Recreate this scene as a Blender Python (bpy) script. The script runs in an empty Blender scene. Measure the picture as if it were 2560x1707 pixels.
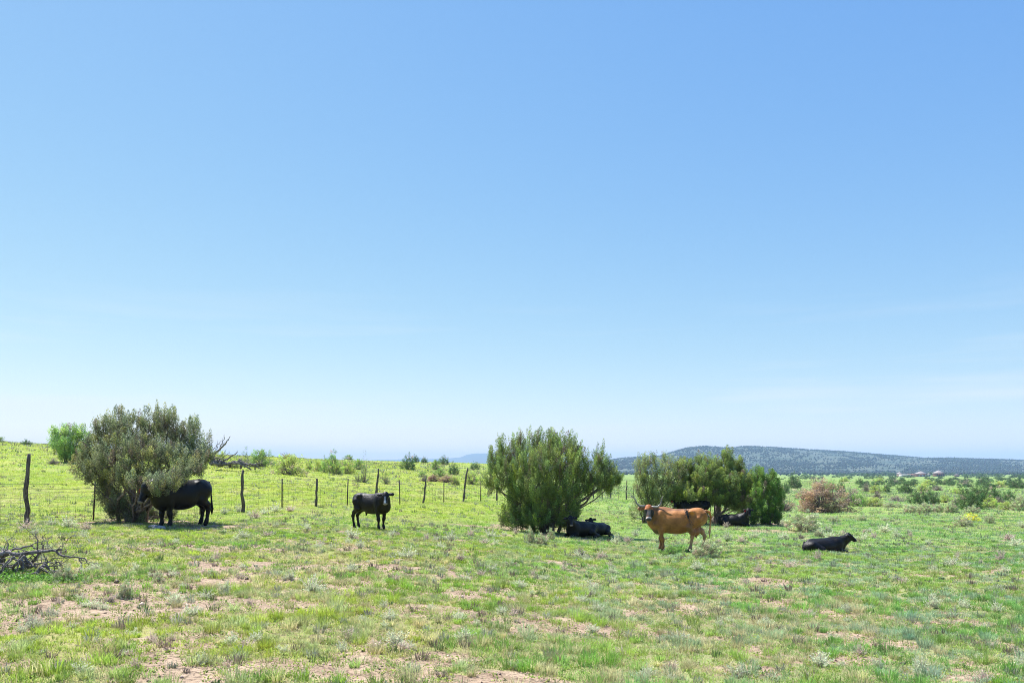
import bpy, math, numpy as np
from mathutils import Vector, Matrix
rng = np.random.default_rng(7)
SC = bpy.context.scene
COL = SC.collection
R = math.radians

# ------------------------------------------------------------------ camera
F = 1991.1; CX = 1280.0; HY = 1165.0; ZC = 1.75          # focal length and horizon in photo pixels, eye height
cd = bpy.data.cameras.new('camera'); cam = bpy.data.objects.new('camera', cd); COL.objects.link(cam)
cam.location = (0, 0, ZC); cam.rotation_euler = (R(90), 0, 0)
cd.sensor_width = 36.0; cd.lens = 28.0; cd.shift_y = (HY-853.5)/2560.0
cd.clip_start = 0.1; cd.clip_end = 80000
SC.camera = cam
# ------------------------------------------------------------------ light
SUN = Vector((-0.38, 0.36, 0.86)).normalized()
SUN_EL = math.asin(SUN.z); SUN_AZ = math.atan2(SUN.x, SUN.y)
w = bpy.data.worlds.new('World'); SC.world = w; w.use_nodes = True
nt = w.node_tree; nt.nodes.clear()
out = nt.nodes.new('ShaderNodeOutputWorld'); bg = nt.nodes.new('ShaderNodeBackground')
sky = nt.nodes.new('ShaderNodeTexSky'); sky.sky_type = 'NISHITA'; sky.sun_disc = False
sky.sun_elevation = SUN_EL; sky.sun_rotation = SUN_AZ
sky.altitude = 1500; sky.air_density = 1.0; sky.dust_density = 0.6; sky.ozone_density = 1.0
# thin high cloud veils low over the horizon
tc = nt.nodes.new('ShaderNodeTexCoord'); mp = nt.nodes.new('ShaderNodeMapping'); mp.inputs['Scale'].default_value = (1.2, 1.2, 16)
nz = nt.nodes.new('ShaderNodeTexNoise'); nz.inputs['Scale'].default_value = 2.2; nz.inputs['Detail'].default_value = 5
rp = nt.nodes.new('ShaderNodeValToRGB'); rp.color_ramp.elements[0].position = .50; rp.color_ramp.elements[1].position = .85
sp = nt.nodes.new('ShaderNodeSeparateXYZ'); mr = nt.nodes.new('ShaderNodeMapRange')
mr.inputs['From Min'].default_value = .22; mr.inputs['From Max'].default_value = .02
mu = nt.nodes.new('ShaderNodeMath'); mu.operation = 'MULTIPLY'; mu2 = nt.nodes.new('ShaderNodeMath'); mu2.operation = 'MULTIPLY'; mu2.inputs[1].default_value = .9
mx = nt.nodes.new('ShaderNodeMix'); mx.data_type = 'RGBA'; mx.inputs['B'].default_value = (4.9, 4.95, 5.0, 1)
L = nt.links.new
L(tc.outputs['Generated'], mp.inputs['Vector']); L(mp.outputs[0], nz.inputs['Vector']); L(nz.outputs['Fac'], rp.inputs[0])
L(tc.outputs['Generated'], sp.inputs[0]); L(sp.outputs['Z'], mr.inputs['Value'])
L(rp.outputs[0], mu.inputs[0]); L(mr.outputs[0], mu.inputs[1]); L(mu.outputs[0], mu2.inputs[0])
sr = nt.nodes.new('ShaderNodeSeparateColor'); cr_ = nt.nodes.new('ShaderNodeCombineColor')
L(sky.outputs[0], sr.inputs[0])
for ch, g_, a_ in (('Red', 1.02, .86), ('Green', .68, .84), ('Blue', .18, .93)):      # grade of the clear desert sky
    pw = nt.nodes.new('ShaderNodeMath'); pw.operation = 'POWER'; pw.inputs[1].default_value = g_
    ml = nt.nodes.new('ShaderNodeMath'); ml.operation = 'MULTIPLY'; ml.inputs[1].default_value = a_*5.0*(.1757**g_)
    L(sr.outputs[ch], pw.inputs[0]); L(pw.outputs[0], ml.inputs[0]); L(ml.outputs[0], cr_.inputs[ch])
L(cr_.outputs[0], mx.inputs['A']); L(mu2.outputs[0], mx.inputs['Factor']); L(mx.outputs['Result'], bg.inputs['Color'])
bg.inputs['Strength'].default_value = 0.10
L(bg.outputs[0], out.inputs[0])
ld = bpy.data.lights.new('sun', 'SUN'); ld.energy = 4.9; ld.angle = R(0.5); ld.color = (1.0, .965, .92)
lo = bpy.data.objects.new('sun', ld); COL.objects.link(lo)
lo.rotation_euler = SUN.to_track_quat('Z', 'Y').to_euler()
SC.view_settings.view_transform = 'Standard'; SC.view_settings.look = 'None'
SC.view_settings.exposure = 1.0; SC.view_settings.gamma = 1
SC.cycles.max_bounces = 8; SC.cycles.transparent_max_bounces = 8; SC.cycles.volume_bounces = 0
SC.cycles.use_denoising = True; SC.cycles.pixel_filter_type = 'BLACKMAN_HARRIS'; SC.cycles.filter_width = 1.0; SC.cycles.denoising_prefilter = 'NONE'

# ------------------------------------------------------------------ helpers
def tag(o, label=None, cat=None, group=None, kind=None):
    if label: o['label'] = label
    if cat: o['category'] = cat
    if group: o['group'] = group
    if kind: o['kind'] = kind
    return o
def empty(name, loc=(0, 0, 0), rz=0):
    o = bpy.data.objects.new(name, None); COL.objects.link(o); o.location = loc; o.rotation_euler = (0, 0, rz)
    o.empty_display_size = .2
    return o
def mesh(name, V, T, mat, parent=None, col=None, smooth=False, attrs=None):
    V = np.asarray(V, np.float32); T = np.asarray(T, np.int32)
    k = T.shape[1]
    me = bpy.data.meshes.new(name); me.vertices.add(len(V)); me.vertices.foreach_set('co', V.ravel())
    me.loops.add(T.size); me.loops.foreach_set('vertex_index', T.ravel())
    me.polygons.add(len(T)); me.polygons.foreach_set('loop_start', np.arange(0, T.size, k, dtype=np.int32))
    if smooth: me.polygons.foreach_set('use_smooth', np.ones(len(T), bool))
    if col is not None:
        a = me.color_attributes.new('Col', 'FLOAT_COLOR', 'POINT')
        c = np.ones((len(V), 4), np.float32); c[:, :3] = col; a.data.foreach_set('color', c.ravel())
    if attrs:
        for n_, v_ in attrs.items():
            a = me.attributes.new(n_, 'FLOAT', 'POINT'); a.data.foreach_set('value', np.asarray(v_, np.float32))
    me.update(calc_edges=True); me.materials.append(mat)
    o = bpy.data.objects.new(name, me); COL.objects.link(o)
    if parent: o.parent = parent
    return o
class MB:
    def __init__(s): s.V = []; s.T = []; s.C = []; s.n = 0
    def add(s, V, T, c=None):
        V = np.asarray(V, float); T = np.asarray(T, int)
        s.V.append(V); s.T.append(T+s.n); s.n += len(V)
        if c is not None: s.C.append(np.broadcast_to(np.asarray(c, float), (len(V), 3)))
    def box(s, a, b, c=None):
        x0, y0, z0 = a; x1, y1, z1 = b
        V = [(x0,y0,z0),(x1,y0,z0),(x1,y1,z0),(x0,y1,z0),(x0,y0,z1),(x1,y0,z1),(x1,y1,z1),(x0,y1,z1)]
        Q = [(0,3,2,1),(4,5,6,7),(0,1,5,4),(1,2,6,5),(2,3,7,6),(3,0,4,7)]
        s.add(V, [t for q in Q for t in ((q[0],q[1],q[2]),(q[0],q[2],q[3]))], c)
    def build(s, name, mat, parent=None, smooth=False):
        return mesh(name, np.vstack(s.V), np.vstack(s.T), mat, parent, np.vstack(s.C) if s.C else None, smooth)
def tube(P, rad, n=6, jit=0.0, g=None):
    P = np.asarray(P, float); rad = np.broadcast_to(np.asarray(rad, float), (len(P),))
    tg = np.gradient(P, axis=0); tg /= np.linalg.norm(tg, axis=1)[:, None]+1e-9
    ref = np.array([0, 0, 1.0]) if abs(tg[0][2]) < .9 else np.array([1.0, 0, 0])
    a = np.linspace(0, 2*np.pi, n, endpoint=False); V = []
    for i in range(len(P)):
        u = np.cross(tg[i], ref); u /= np.linalg.norm(u)+1e-9; v = np.cross(u, tg[i])
        r = rad[i]*(1+(g.normal(0, jit, n) if g is not None else 0))*np.ones(n)
        V.append(P[i]+np.outer(np.cos(a)*r, u)+np.outer(np.sin(a)*r, v))
    V = np.vstack(V+[P[:1], P[-1:]]); T = []
    m = len(P)
    for i in range(m-1):
        for j in range(n):
            k = (j+1) % n
            T += [(i*n+j, i*n+k, (i+1)*n+k), (i*n+j, (i+1)*n+k, (i+1)*n+j)]
    for j in range(n):
        k = (j+1) % n
        T += [(m*n, k, j), (m*n+1, (m-1)*n+j, (m-1)*n+k)]
    return V, np.array(T)
def bend(a, b, n, amp, g):
    a = np.asarray(a, float); b = np.asarray(b, float); t = np.linspace(0, 1, n)[:, None]
    P = a+(b-a)*t; d = np.linalg.norm(b-a)
    nn = np.cumsum(g.normal(0, 1, (n, 3)), 0); nn -= nn[0]+(nn[-1]-nn[0])*t
    return P+nn*amp*d/np.sqrt(n)
def hsh(ix, iy, s):
    h = (ix.astype(np.int64)*374761393+iy.astype(np.int64)*668265263+s*982451653) & 0xffffffff
    h = ((h ^ (h >> 13))*1274126177) & 0xffffffff
    h = h ^ (h >> 16)
    return (h & 0xffff)/65535.0
def vnoise(x, y, s=0):
    ix = np.floor(x); iy = np.floor(y); fx = x-ix; fy = y-iy
    fx = fx*fx*(3-2*fx); fy = fy*fy*(3-2*fy)
    a = hsh(ix, iy, s); b = hsh(ix+1, iy, s); c = hsh(ix, iy+1, s); d = hsh(ix+1, iy+1, s)
    return (a+(b-a)*fx)*(1-fy)+(c+(d-c)*fx)*fy
def fbm(x, y, s=0, o=4):
    t = 0; am = .5; tot = 0
    for i in range(o):
        t = t+am*vnoise(x*2**i+17.3*i, y*2**i-9.1*i, s+i); tot += am; am *= .5
    return t/tot
def sst(a, b, x):
    t = np.clip((x-a)/(b-a), 0, 1); return t*t*(3-2*t)

# ------------------------------------------------------------------ terrain: drop below eye height, by view column and distance
TC = np.array([-700, 0, 200, 450, 700, 950, 1250, 1560, 1900, 2250, 2560, 3300.])
TT = [
 (2.0,  [1.6]+[1.7]*11),
 (6.2,  [1.6,1.65,1.65,1.67,1.70,1.74,1.76,1.8,1.83,1.85,1.85,1.85]),
 (10,   [1.6,1.68,1.70,1.73,1.78,1.84,1.93,2.03,2.08,2.1,2.1,2.1]),
 (16,   [1.6,1.72,1.74,1.77,1.83,1.92,2.1,2.28,2.33,2.33,2.33,2.3]),
 (24.5, [1.6,1.78,1.80,1.81,1.87,1.96,2.27,2.57,2.58,2.58,2.57,2.5]),
 (30,   [1.5,1.86,1.88,1.88,1.89,2.02,2.42,2.72,2.76,2.76,2.76,2.7]),
 (34.5, [1.2,1.70,1.78,1.84,1.86,2.03,2.42,2.82,2.86,2.86,2.86,2.8]),
 (41,   [.4,1.10,1.30,1.45,1.62,2.08,2.40,2.93,3.0,3.0,3.0,2.9]),
 (48,   [-.6,0.50,.70,.95,1.15,1.78,2.34,3.0,3.12,3.12,3.12,3.0]),
 (60,   [-2.2,-.60,-.30,.2,.60,1.15,2.08,3.08,3.3,3.3,3.3,3.2]),
 (85,   [-4,-2.2,-1.7,-.9,-.2,.48,1.5,3.32,3.5,3.55,3.55,3.4]),
 (130,  [-6,-3.9,-3.1,-2.0,-1.35,-.3,1.0,3.8,4.1,4.2,4.2,4.0]),
 (200,  [-8,-5.9,-4.7,-2.9,-2.0,-1.3,-.7,4.6,5.1,5.1,5.1,5.0]),
 (330,  [-8,-5.5,-4.5,-2.5,-1.6,-.3,2,6.3,6.5,6.6,6.6,6.5]),
 (700,  [0,1,2,3,4,5,7,9.5,10,10.5,10.5,10]),
 (1200, [8,8,8,9,10,11,12,14,15,15.5,15.5,15]),
 (2200, [18]*7+[19.5]*5),
 (5000, [20]*12), (30000, [24]*12)]
TD = np.array([t[0] for t in TT]); TH = np.array([t[1] for t in TT], float)
_gc = np.linspace(-700, 3300, 401); _gl = np.linspace(math.log(2), math.log(30000), 700)
_A = np.array([np.interp(_gc, TC, row) for row in TH])
_G = np.array([np.interp(_gl, np.log(TD), _A[:, j]) for j in range(len(_gc))]).T
def _blur(A, n, ax):
    k = np.hanning(2*n+3)[1:-1]; k /= k.sum(); A = np.moveaxis(A, ax, 0)
    P = np.concatenate([np.repeat(A[:1], n, 0), A, np.repeat(A[-1:], n, 0)])
    Rr = sum(k[i]*P[i:i+len(A)] for i in range(len(k)))
    return np.moveaxis(Rr, 0, ax)
_G = _blur(_blur(_G, 5, 0), 10, 1)
def gz(X, Y):
    X = np.asarray(X, float); Y = np.asarray(Y, float)
    Yc = np.maximum(Y, 2.0); px = np.clip(CX+F*X/Yc, -700, 3300)
    u = (px+700)/10.0; v = (np.log(Yc)-_gl[0])/(_gl[1]-_gl[0]); v = np.clip(v, 0, 698.999); u = np.clip(u, 0, 399.999)
    i = v.astype(int); j = u.astype(int); a = v-i; b = u-j
    H = (_G[i, j]*(1-b)+_G[i, j+1]*b)*(1-a)+(_G[i+1, j]*(1-b)+_G[i+1, j+1]*b)*a
    bump = (fbm(X*.9, Y*.9, 3, 3)-.5)*.10*sst(2, 9, Yc)+(fbm(X*.12, Y*.12, 9, 2)-.5)*.25*sst(35, 60, Yc)+(fbm(X*.02, Y*.02, 5, 2)-.5)*sst(150, 300, Yc)*1.0
    return ZC-H+bump
def at(px, d): return (px-CX)*d/F, d
_ds = np.exp(np.linspace(math.log(5), math.log(1900), 2500))
def find_d(px, py):
    X = (px-CX)*_ds/F; y = HY+(ZC-gz(X, _ds))*F/_ds
    k = np.argmax(y <= py) if (y <= py).any() else len(_ds)-1
    return float(_ds[k])
def spot(px, py):
    d = find_d(px, py); X = (px-CX)*d/F
    return X, d, float(gz(X, d)), d/F       # x, y, z, metres per photo pixel

# fence line and bare earth
FD = np.array([.5, 1.0]); FP = np.array([-15.0, 24.6])
def fence_pt(t): return FP+FD*t
BARE = [  # px, py, half-width m, half-depth m, strength
 (540,1316,1.6,.9,1),(470,1315,2.4,1.1,1),(340,1306,2.8,1.8,1),(250,1297,2.2,.7,.8),(660,1290,1.0,.6,.6),(1230,1318,1.8,.8,1),(1370,1322,2.8,1.6,.9),
 (1900,1310,2.6,1.6,1),(1850,1322,2.4,1.5,.7),(1960,1330,1.8,1.2,.8),(1960,1397,1.2,.8,.7),(1180,1378,1.0,.6,.6),(400,1378,1.4,.7,.6),(1640,1500,.9,.5,.7),
 (60,1525,2.4,1.1,1),(250,1530,1.4,.7,1),(320,1470,1.2,.7,.9),(400,1500,1.2,.6,1),(230,1455,1.1,.7,.9),(560,1520,.9,.6,1),(740,1510,.8,.5,1),(860,1475,.9,.5,.9),
 (1050,1525,1.0,.6,1),(1100,1480,.9,.5,.8),(1370,1560,.9,.7,1),(1690,1530,.8,.45,1),(2080,1595,.6,.45,1),(2200,1610,.5,.35,1),(2540,1610,.8,.5,1),(1880,1675,.45,.3,1),
 (720,1665,.6,.4,1),(540,1590,.5,.35,.8),(950,1660,.5,.3,1),(1100,1650,.4,.3,1),(1000,1690,.5,.25,1),(30,1665,.5,.3,.7),(380,1610,.7,.35,.8),(1560,1575,.6,.4,.9),(2380,1560,.7,.4,.8),(2130,1540,.8,.4,.8),(2000,1535,.8,.4,.8)]
BW = []
for (px, py, a, b, s_) in BARE:
    x, y, z, m = spot(px, py); BW.append((x, y, a, b, s_))
def cover(X, Y):
    n = fbm(X*.75+40, Y*.75, 21, 4)*.62+fbm(X*2.6, Y*2.6, 31, 3)*.38
    near = 1-sst(12, 26, Y)
    left = 1-sst(-6, 4, X)
    th = .335+.045*near+.045*near*left-.10*sst(26, 45, Y)
    c = sst(th-.09, th+.08, n)
    for (x, y, a, b, s_) in BW:
        q = ((X-x)/a)**2+((Y-y)/b)**2+(fbm(X*1.7, Y*1.7, 77, 3)-.5)*1.6
        c = c*(1-s_*.8*(1-sst(.4, 1.3, q)))
    # wheel track along the fence
    dperp = ((X-FP[0])*FD[1]-(Y-FP[1])*FD[0])/math.hypot(*FD)
    for off in (3.4, 5.2):
        c = c*(1-.75*(1-sst(.25, .7, np.abs(dperp-off)+(fbm(X*.4, Y*.4, 5, 2)-.5)*.7))*sst(70, 110, Y))
    return np.clip(c, 0, 1)

def warmth(X, Y):      # drier, yellower turf towards the left and up the slope
    r_ = X/np.maximum(Y, 2)
    return np.clip(1-sst(-.18, .22, r_)*.95+(fbm(X*.15, Y*.1, 19, 3)-.5)*.6, 0, 1)
# ------------------------------------------------------------------ materials
def new_mat(name):
    m = bpy.data.materials.new(name); m.use_nodes = True; n = m.node_tree; n.nodes.clear()
    o = n.nodes.new('ShaderNodeOutputMaterial'); return m, n, o
def leaf_mat(name, transl=.35, rough=.55, spec=.3, gain=1.0):
    m, n, o = new_mat(name)
    a = n.nodes.new('ShaderNodeAttribute'); a.attribute_name = 'Col'
    hs = n.nodes.new('ShaderNodeHueSaturation'); hs.inputs['Value'].default_value = gain
    oi = n.nodes.new('ShaderNodeObjectInfo'); mr_ = n.nodes.new('ShaderNodeMapRange')
    mr_.inputs['To Min'].default_value = gain*.88; mr_.inputs['To Max'].default_value = gain*1.12
    p = n.nodes.new('ShaderNodeBsdfPrincipled'); p.inputs['Roughness'].default_value = rough; p.inputs['Specular IOR Level'].default_value = spec
    t = n.nodes.new('ShaderNodeBsdfTranslucent'); mx = n.nodes.new('ShaderNodeMixShader'); mx.inputs[0].default_value = transl
    k = n.links.new
    k(oi.outputs['Random'], mr_.inputs['Value']); k(mr_.outputs[0], hs.inputs['Value'])
    k(a.outputs['Color'], hs.inputs['Color']); k(hs.outputs[0], p.inputs['Base Color']); k(hs.outputs[0], t.inputs['Color'])
    k(p.outputs[0], mx.inputs[1]); k(t.outputs[0], mx.inputs[2]); k(mx.outputs[0], o.inputs['Surface'])
    return m
def noise_mat(name, c1, c2, scale=(8, 8, 2), rough=.85, bump=.3, detail=5, spec=.3, lo_=.35, hi_=.65):
    m, n, o = new_mat(name); k = n.links.new
    tc = n.nodes.new('ShaderNodeTexCoord'); mp = n.nodes.new('ShaderNodeMapping'); mp.inputs['Scale'].default_value = scale
    nz = n.nodes.new('ShaderNodeTexNoise'); nz.inputs['Scale'].default_value = 1; nz.inputs['Detail'].default_value = detail
    rp = n.nodes.new('ShaderNodeValToRGB'); rp.color_ramp.elements[0].position = lo_; rp.color_ramp.elements[1].position = hi_
    rp.color_ramp.elements[0].color = (*c1, 1); rp.color_ramp.elements[1].color = (*c2, 1)
    p = n.nodes.new('ShaderNodeBsdfPrincipled'); p.inputs['Roughness'].default_value = rough; p.inputs['Specular IOR Level'].default_value = spec
    b = n.nodes.new('ShaderNodeBump'); b.inputs['Strength'].default_value = bump; b.inputs['Distance'].default_value = .02
    k(tc.outputs['Object'], mp.inputs[0]); k(mp.outputs[0], nz.inputs['Vector']); k(nz.outputs['Fac'], rp.inputs[0])
    k(rp.outputs[0], p.inputs['Base Color']); k(nz.outputs['Fac'], b.inputs['Height']); k(b.outputs[0], p.inputs['Normal']); k(p.outputs[0], o.inputs[0])
    return m
M_grass = leaf_mat('grass_blades', .45, .5, .35)
M_leaf = leaf_mat('foliage', .40, .55, .35, 2.15)
M_bark = noise_mat('juniper_bark', (.10, .075, .06), (.30, .245, .21), (25, 25, 6))
M_post = noise_mat('weathered_post', (.05, .04, .035), (.19, .155, .135), (30, 30, 5), bump=.8)
M_steel = noise_mat('rusty_steel', (.03, .03, .025), (.09, .06, .045), (40, 40, 40), rough=.6)
M_wire = noise_mat('fence_wire', (.03, .028, .025), (.09, .08, .07), (5, 5, 5), rough=.6)
M_dead = noise_mat('dead_wood', (.07, .06, .055), (.28, .245, .225), (20, 20, 20), bump=.6)

# ground
m, n, o = new_mat('ground_soil_and_turf'); k = n.links.new; M_ground = m
at_ = n.nodes.new('ShaderNodeAttribute'); at_.attribute_name = 'cover'
tc = n.nodes.new('ShaderNodeTexCoord')
def NZ(scale, detail=4, rough=.6):
    z = n.nodes.new('ShaderNodeTexNoise'); z.inputs['Scale'].default_value = scale; z.inputs['Detail'].default_value = detail; z.inputs['Roughness'].default_value = rough
    k(tc.outputs['Object'], z.inputs['Vector']); return z
def RAMP(src, p0, c0, p1, c1):
    r = n.nodes.new('ShaderNodeValToRGB'); r.color_ramp.elements[0].position = p0; r.color_ramp.elements[1].position = p1
    r.color_ramp.elements[0].color = (*c0, 1); r.color_ramp.elements[1].color = (*c1, 1); k(src, r.inputs[0]); return r
def MIXC(f, a, b, mode='MIX'):
    x = n.nodes.new('ShaderNodeMix'); x.data_type = 'RGBA'; x.blend_type = mode
    if isinstance(f, float): x.inputs['Factor'].default_value = f
    else: k(f, x.inputs['Factor'])
    k(a, x.inputs['A']); k(b, x.inputs['B']); return x.outputs['Result']
soil = RAMP(NZ(3.5, 8, .7).outputs['Fac'], .32, (.235, .16, .108), .66, (.47, .352, .245))
peb = RAMP(NZ(28, 3).outputs['Fac'], .38, (.45, .45, .45), .5, (1, 1, 1))
soilc = MIXC(1.0, soil.outputs[0], peb.outputs[0], 'MULTIPLY')
g1 = RAMP(NZ(.35, 5).outputs['Fac'], .35, (.19, .30, .05), .65, (.31, .37, .075))
g2 = RAMP(NZ(6.0, 8, .8).outputs['Fac'], .30, (.45, .45, .5), .7, (1.3, 1.27, 1.2))
gr = MIXC(1.0, g1.outputs[0], g2.outputs[0], 'MULTIPLY')
wa = n.nodes.new('ShaderNodeAttribute'); wa.attribute_name = 'warm'
wr = RAMP(wa.outputs['Fac'], 0, (.78, .93, 1.25), 1, (1.06, 1.03, .85)); gr = MIXC(1.0, gr, wr.outputs[0], 'MULTIPLY')
ds = RAMP(NZ(.55, 7, .75).outputs['Fac'], .50, (0, 0, 0), .66, (.75, .75, .75))
dryc = n.nodes.new('ShaderNodeRGB'); dryc.outputs[0].default_value = (.34, .30, .15, 1)
gr = MIXC(ds.outputs[0], gr, dryc.outputs[0])
ad = n.nodes.new('ShaderNodeMath'); ad.operation = 'MULTIPLY_ADD'
nf = NZ(7, 8, .8); k(nf.outputs['Fac'], ad.inputs[0]); ad.inputs[1].default_value = 1.1; k(at_.outputs['Fac'], ad.inputs[2])
cf = n.nodes.new('ShaderNodeMapRange'); cf.inputs['From Min'].default_value = .78; cf.inputs['From Max'].default_value = 1.15; k(ad.outputs[0], cf.inputs['Value'])
p = n.nodes.new('ShaderNodeBsdfPrincipled'); p.inputs['Roughness'].default_value = .95; p.inputs['Specular IOR Level'].default_value = .1
k(MIXC(cf.outputs[0], soilc, gr), p.inputs['Base Color'])
b = n.nodes.new('ShaderNodeBump'); b.inputs['Strength'].default_value = .6; b.inputs['Distance'].default_value = .04
k(NZ(14, 6, .7).outputs['Fac'], b.inputs['Height']); k(b.outputs[0], p.inputs['Normal']); k(p.outputs[0], o.inputs[0])

def grid(name, X, Y, Z, mat, **kw):
    r_, c_ = X.shape; V = np.stack([X, Y, Z], -1).reshape(-1, 3)
    i = np.arange(r_-1)[:, None]*c_+np.arange(c_-1)[None]; i = i.ravel()
    return mesh(name, V, np.stack([i, i+1, i+c_+1, i+c_], -1), mat, **kw)
rows = np.concatenate([[-60, -30, -12, -5, -1, 1.2], np.exp(np.linspace(math.log(2.2), math.log(12000), 820))])
us = np.linspace(-1, 1, 760)
u_ = us*(.80+.24*np.abs(us)**3)
YY, UU = np.meshgrid(rows, u_, indexing='ij'); XX = UU*(np.abs(YY)+6)
ZZ = gz(XX, YY)
tag(grid('ground', XX, YY, ZZ, M_ground, smooth=True, attrs={'cover': (cover(XX, YY)*(.42+.58*sst(13, 38, YY))).ravel(), 'warm': warmth(XX, YY).ravel()}), kind='structure')

# ------------------------------------------------------------------ far hills
def ridge(name, prof, dbase, dtop, ybase, mat, amp, seed, ncol=500, nrow=70, dback=1.5):
    px = np.linspace(prof[0][0], prof[-1][0], ncol); py = np.interp(px, [p_[0] for p_ in prof], [p_[1] for p_ in prof])
    s = np.concatenate([np.linspace(0, 1, nrow), np.linspace(1.03, 1.6, 12)])
    S_, PX = np.meshgrid(s, px, indexing='ij'); PY = np.broadcast_to(py, S_.shape)
    D = dbase+(dtop-dbase)*S_
    X = (PX-CX)*D/F
    zt = ZC-(PY-HY)*dtop/F; zb = ZC-(ybase-HY)*dbase/F
    pr = np.where(S_ < 1, .18*np.sqrt(np.clip(S_, 0, 1))+.82*sst(.08, 1.0, S_)**.9, 1-.25*(S_-1)**2)
    gul = (fbm(X/(260*amp), D/(420*amp), seed, 5)-.5)
    Z = zb-3+(zt-zb+3)*pr+gul*(zt-zb)*.55*np.sin(np.clip(S_, 0, 1)*np.pi)
    return grid(name, X, D, Z, mat, smooth=True), (px, py, zt, zb)
M_hill = noise_mat('hill_ground', (.035, .062, .038), (.095, .11, .075), (.012, .012, .03), bump=0, detail=8)
M_far = noise_mat('far_mesa_ground', (.05, .065, .05), (.09, .09, .07), (.002, .002, .004), bump=0, detail=5)
hillprof = [(1230,1158),(1380,1156),(1500,1154),(1560,1146),(1600,1144),(1650,1141),(1682,1131),(1715,1122),(1750,1119),(1791,1120),(1832,1120),(1859,1116),(1900,1116.5),(1968,1121),(2036,1125),(2119,1130),(2200,1137),(2238,1140),(2310,1146),(2428,1148),(2560,1151),(2750,1154),(3000,1150),(3300,1156)]
hill, _ = ridge('hill', hillprof, 2150, 3700, 1182, M_hill, 1.0, 41); tag(hill, kind='structure')
farprof = [(300,1160),(700,1156),(900,1151),(941,1149),(990,1148.5),(1030,1145),(1047,1143),(1071,1147),(1100,1146),(1125,1145),(1150,1143),(1168,1136),(1190,1133),(1230,1132.5),(1300,1133),(1340,1138),(1400,1147),(1520,1152),(1700,1157)]
far, _ = ridge('far_mesa', farprof, 8600, 10300, 1166, M_far, 5.0, 55, 300, 40); tag(far, kind='structure')
# juniper woodland scattered over the hill and the flat below it
ico_v = np.array([(0,0,1),(.9,0,.25),(.28,.85,.25),(-.73,.53,.25),(-.73,-.53,.25),(.28,-.85,.25),(0,0,-.6)])
ico_t = np.array([(0,1,2),(0,2,3),(0,3,4),(0,4,5),(0,5,1),(6,2,1),(6,3,2),(6,4,3),(6,5,4),(6,1,5)])
hv = np.empty(len(hill.data.vertices)*3, np.float32); hill.data.vertices.foreach_get('co', hv); hv = hv.reshape(82, 500, 3)
def woodland(name, P, size, label, cat):
    nn = len(P); sc = size[:, None, None]*(1+rng.normal(0, .18, (nn, 7, 3))); V = P[:, None, :]+ico_v[None]*sc*np.array([1, 1, .85]); V[:, :, 2] += size[:, None]*.45
    T = (np.arange(nn)[:, None, None]*7+ico_t[None]).reshape(-1, 3)
    g_ = rng.uniform(.6, 1.3, (nn, 1, 1)); c = np.array([.015, .028, .017])*g_*np.ones((1, 7, 1)); c = c+rng.normal(0, .004, (nn, 1, 3))
    tag(mesh(name, V.reshape(-1, 3), T, M_leaf, col=np.clip(c, .004, 1).reshape(-1, 3)), label, cat, kind='stuff')
nn = 30000
s_i = rng.uniform(0, 70.9, nn*2); p_i = rng.uniform(0, 498.9, nn*2)
dens = fbm(p_i*.05, s_i*.09, 91, 4); band = np.abs(s_i/70-.16) < .022
keep = (rng.random(nn*2) < sst(.30, .62, dens)*.9+.12) & ~(band & (p_i < 290) & (rng.random(nn*2) < .85))
s_i = s_i[keep][:nn]; p_i = p_i[keep][:nn]
a = s_i.astype(int); b_ = p_i.astype(int); fa = (s_i-a)[:, None]; fb = (p_i-b_)[:, None]
P = (hv[a, b_]*(1-fb)+hv[a, b_+1]*fb)*(1-fa)+(hv[a+1, b_]*(1-fb)+hv[a+1, b_+1]*fb)*fa
woodland('hillside_woodland', P, rng.uniform(2.2, 4.6, len(P)), 'dark juniper woodland dotting the far hillside', 'woodland')
nn = 5200
d = np.sqrt(rng.uniform(1330**2, 2250**2, nn)); px = rng.uniform(1380, 2900, nn)
keep = (rng.random(nn) < sst(1250, 1750, d)) & (fbm(px*.02, d*.006, 13, 3) > .36)
d = d[keep]; px = px[keep]; X = (px-CX)*d/F
woodland('plain_woodland', np.stack([X, d, gz(X, d)], -1), rng.uniform(2.0, 4.6, len(d)), 'distant band of junipers at the foot of the hill', 'woodland')

# ------------------------------------------------------------------ grass
def blades(C, h, wd, lean_dir, lean, col, seg=2):
    """C (n,3) bases, h heights, wd widths; returns V,T,col"""
    n_ = len(C); th = rng.uniform(0, 2*np.pi, n_); side = np.stack([np.cos(th), np.sin(th), np.zeros(n_)], -1)*wd[:, None]*.5
    up = np.array([0, 0, 1.0]); ld = np.stack([np.cos(lean_dir), np.sin(lean_dir), np.zeros(n_)], -1)
    tip = C+up*(h*np.cos(lean))[:, None]+ld*(h*np.sin(lean))[:, None]
    if seg == 1:
        V = np.stack([C-side, C+side, tip], 1); T = np.arange(n_)[:, None]*3+np.array([0, 1, 2]); k_ = 3
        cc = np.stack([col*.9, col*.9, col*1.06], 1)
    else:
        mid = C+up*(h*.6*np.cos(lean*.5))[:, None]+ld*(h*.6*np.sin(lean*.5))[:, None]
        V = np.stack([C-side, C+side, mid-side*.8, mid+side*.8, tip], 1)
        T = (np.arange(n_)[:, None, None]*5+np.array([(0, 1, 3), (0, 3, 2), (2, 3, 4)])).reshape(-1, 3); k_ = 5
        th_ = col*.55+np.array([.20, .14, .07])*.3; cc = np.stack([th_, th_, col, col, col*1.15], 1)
    return V.reshape(-1, 3), T.reshape(-1, 3), cc.reshape(-1, 3)
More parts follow.
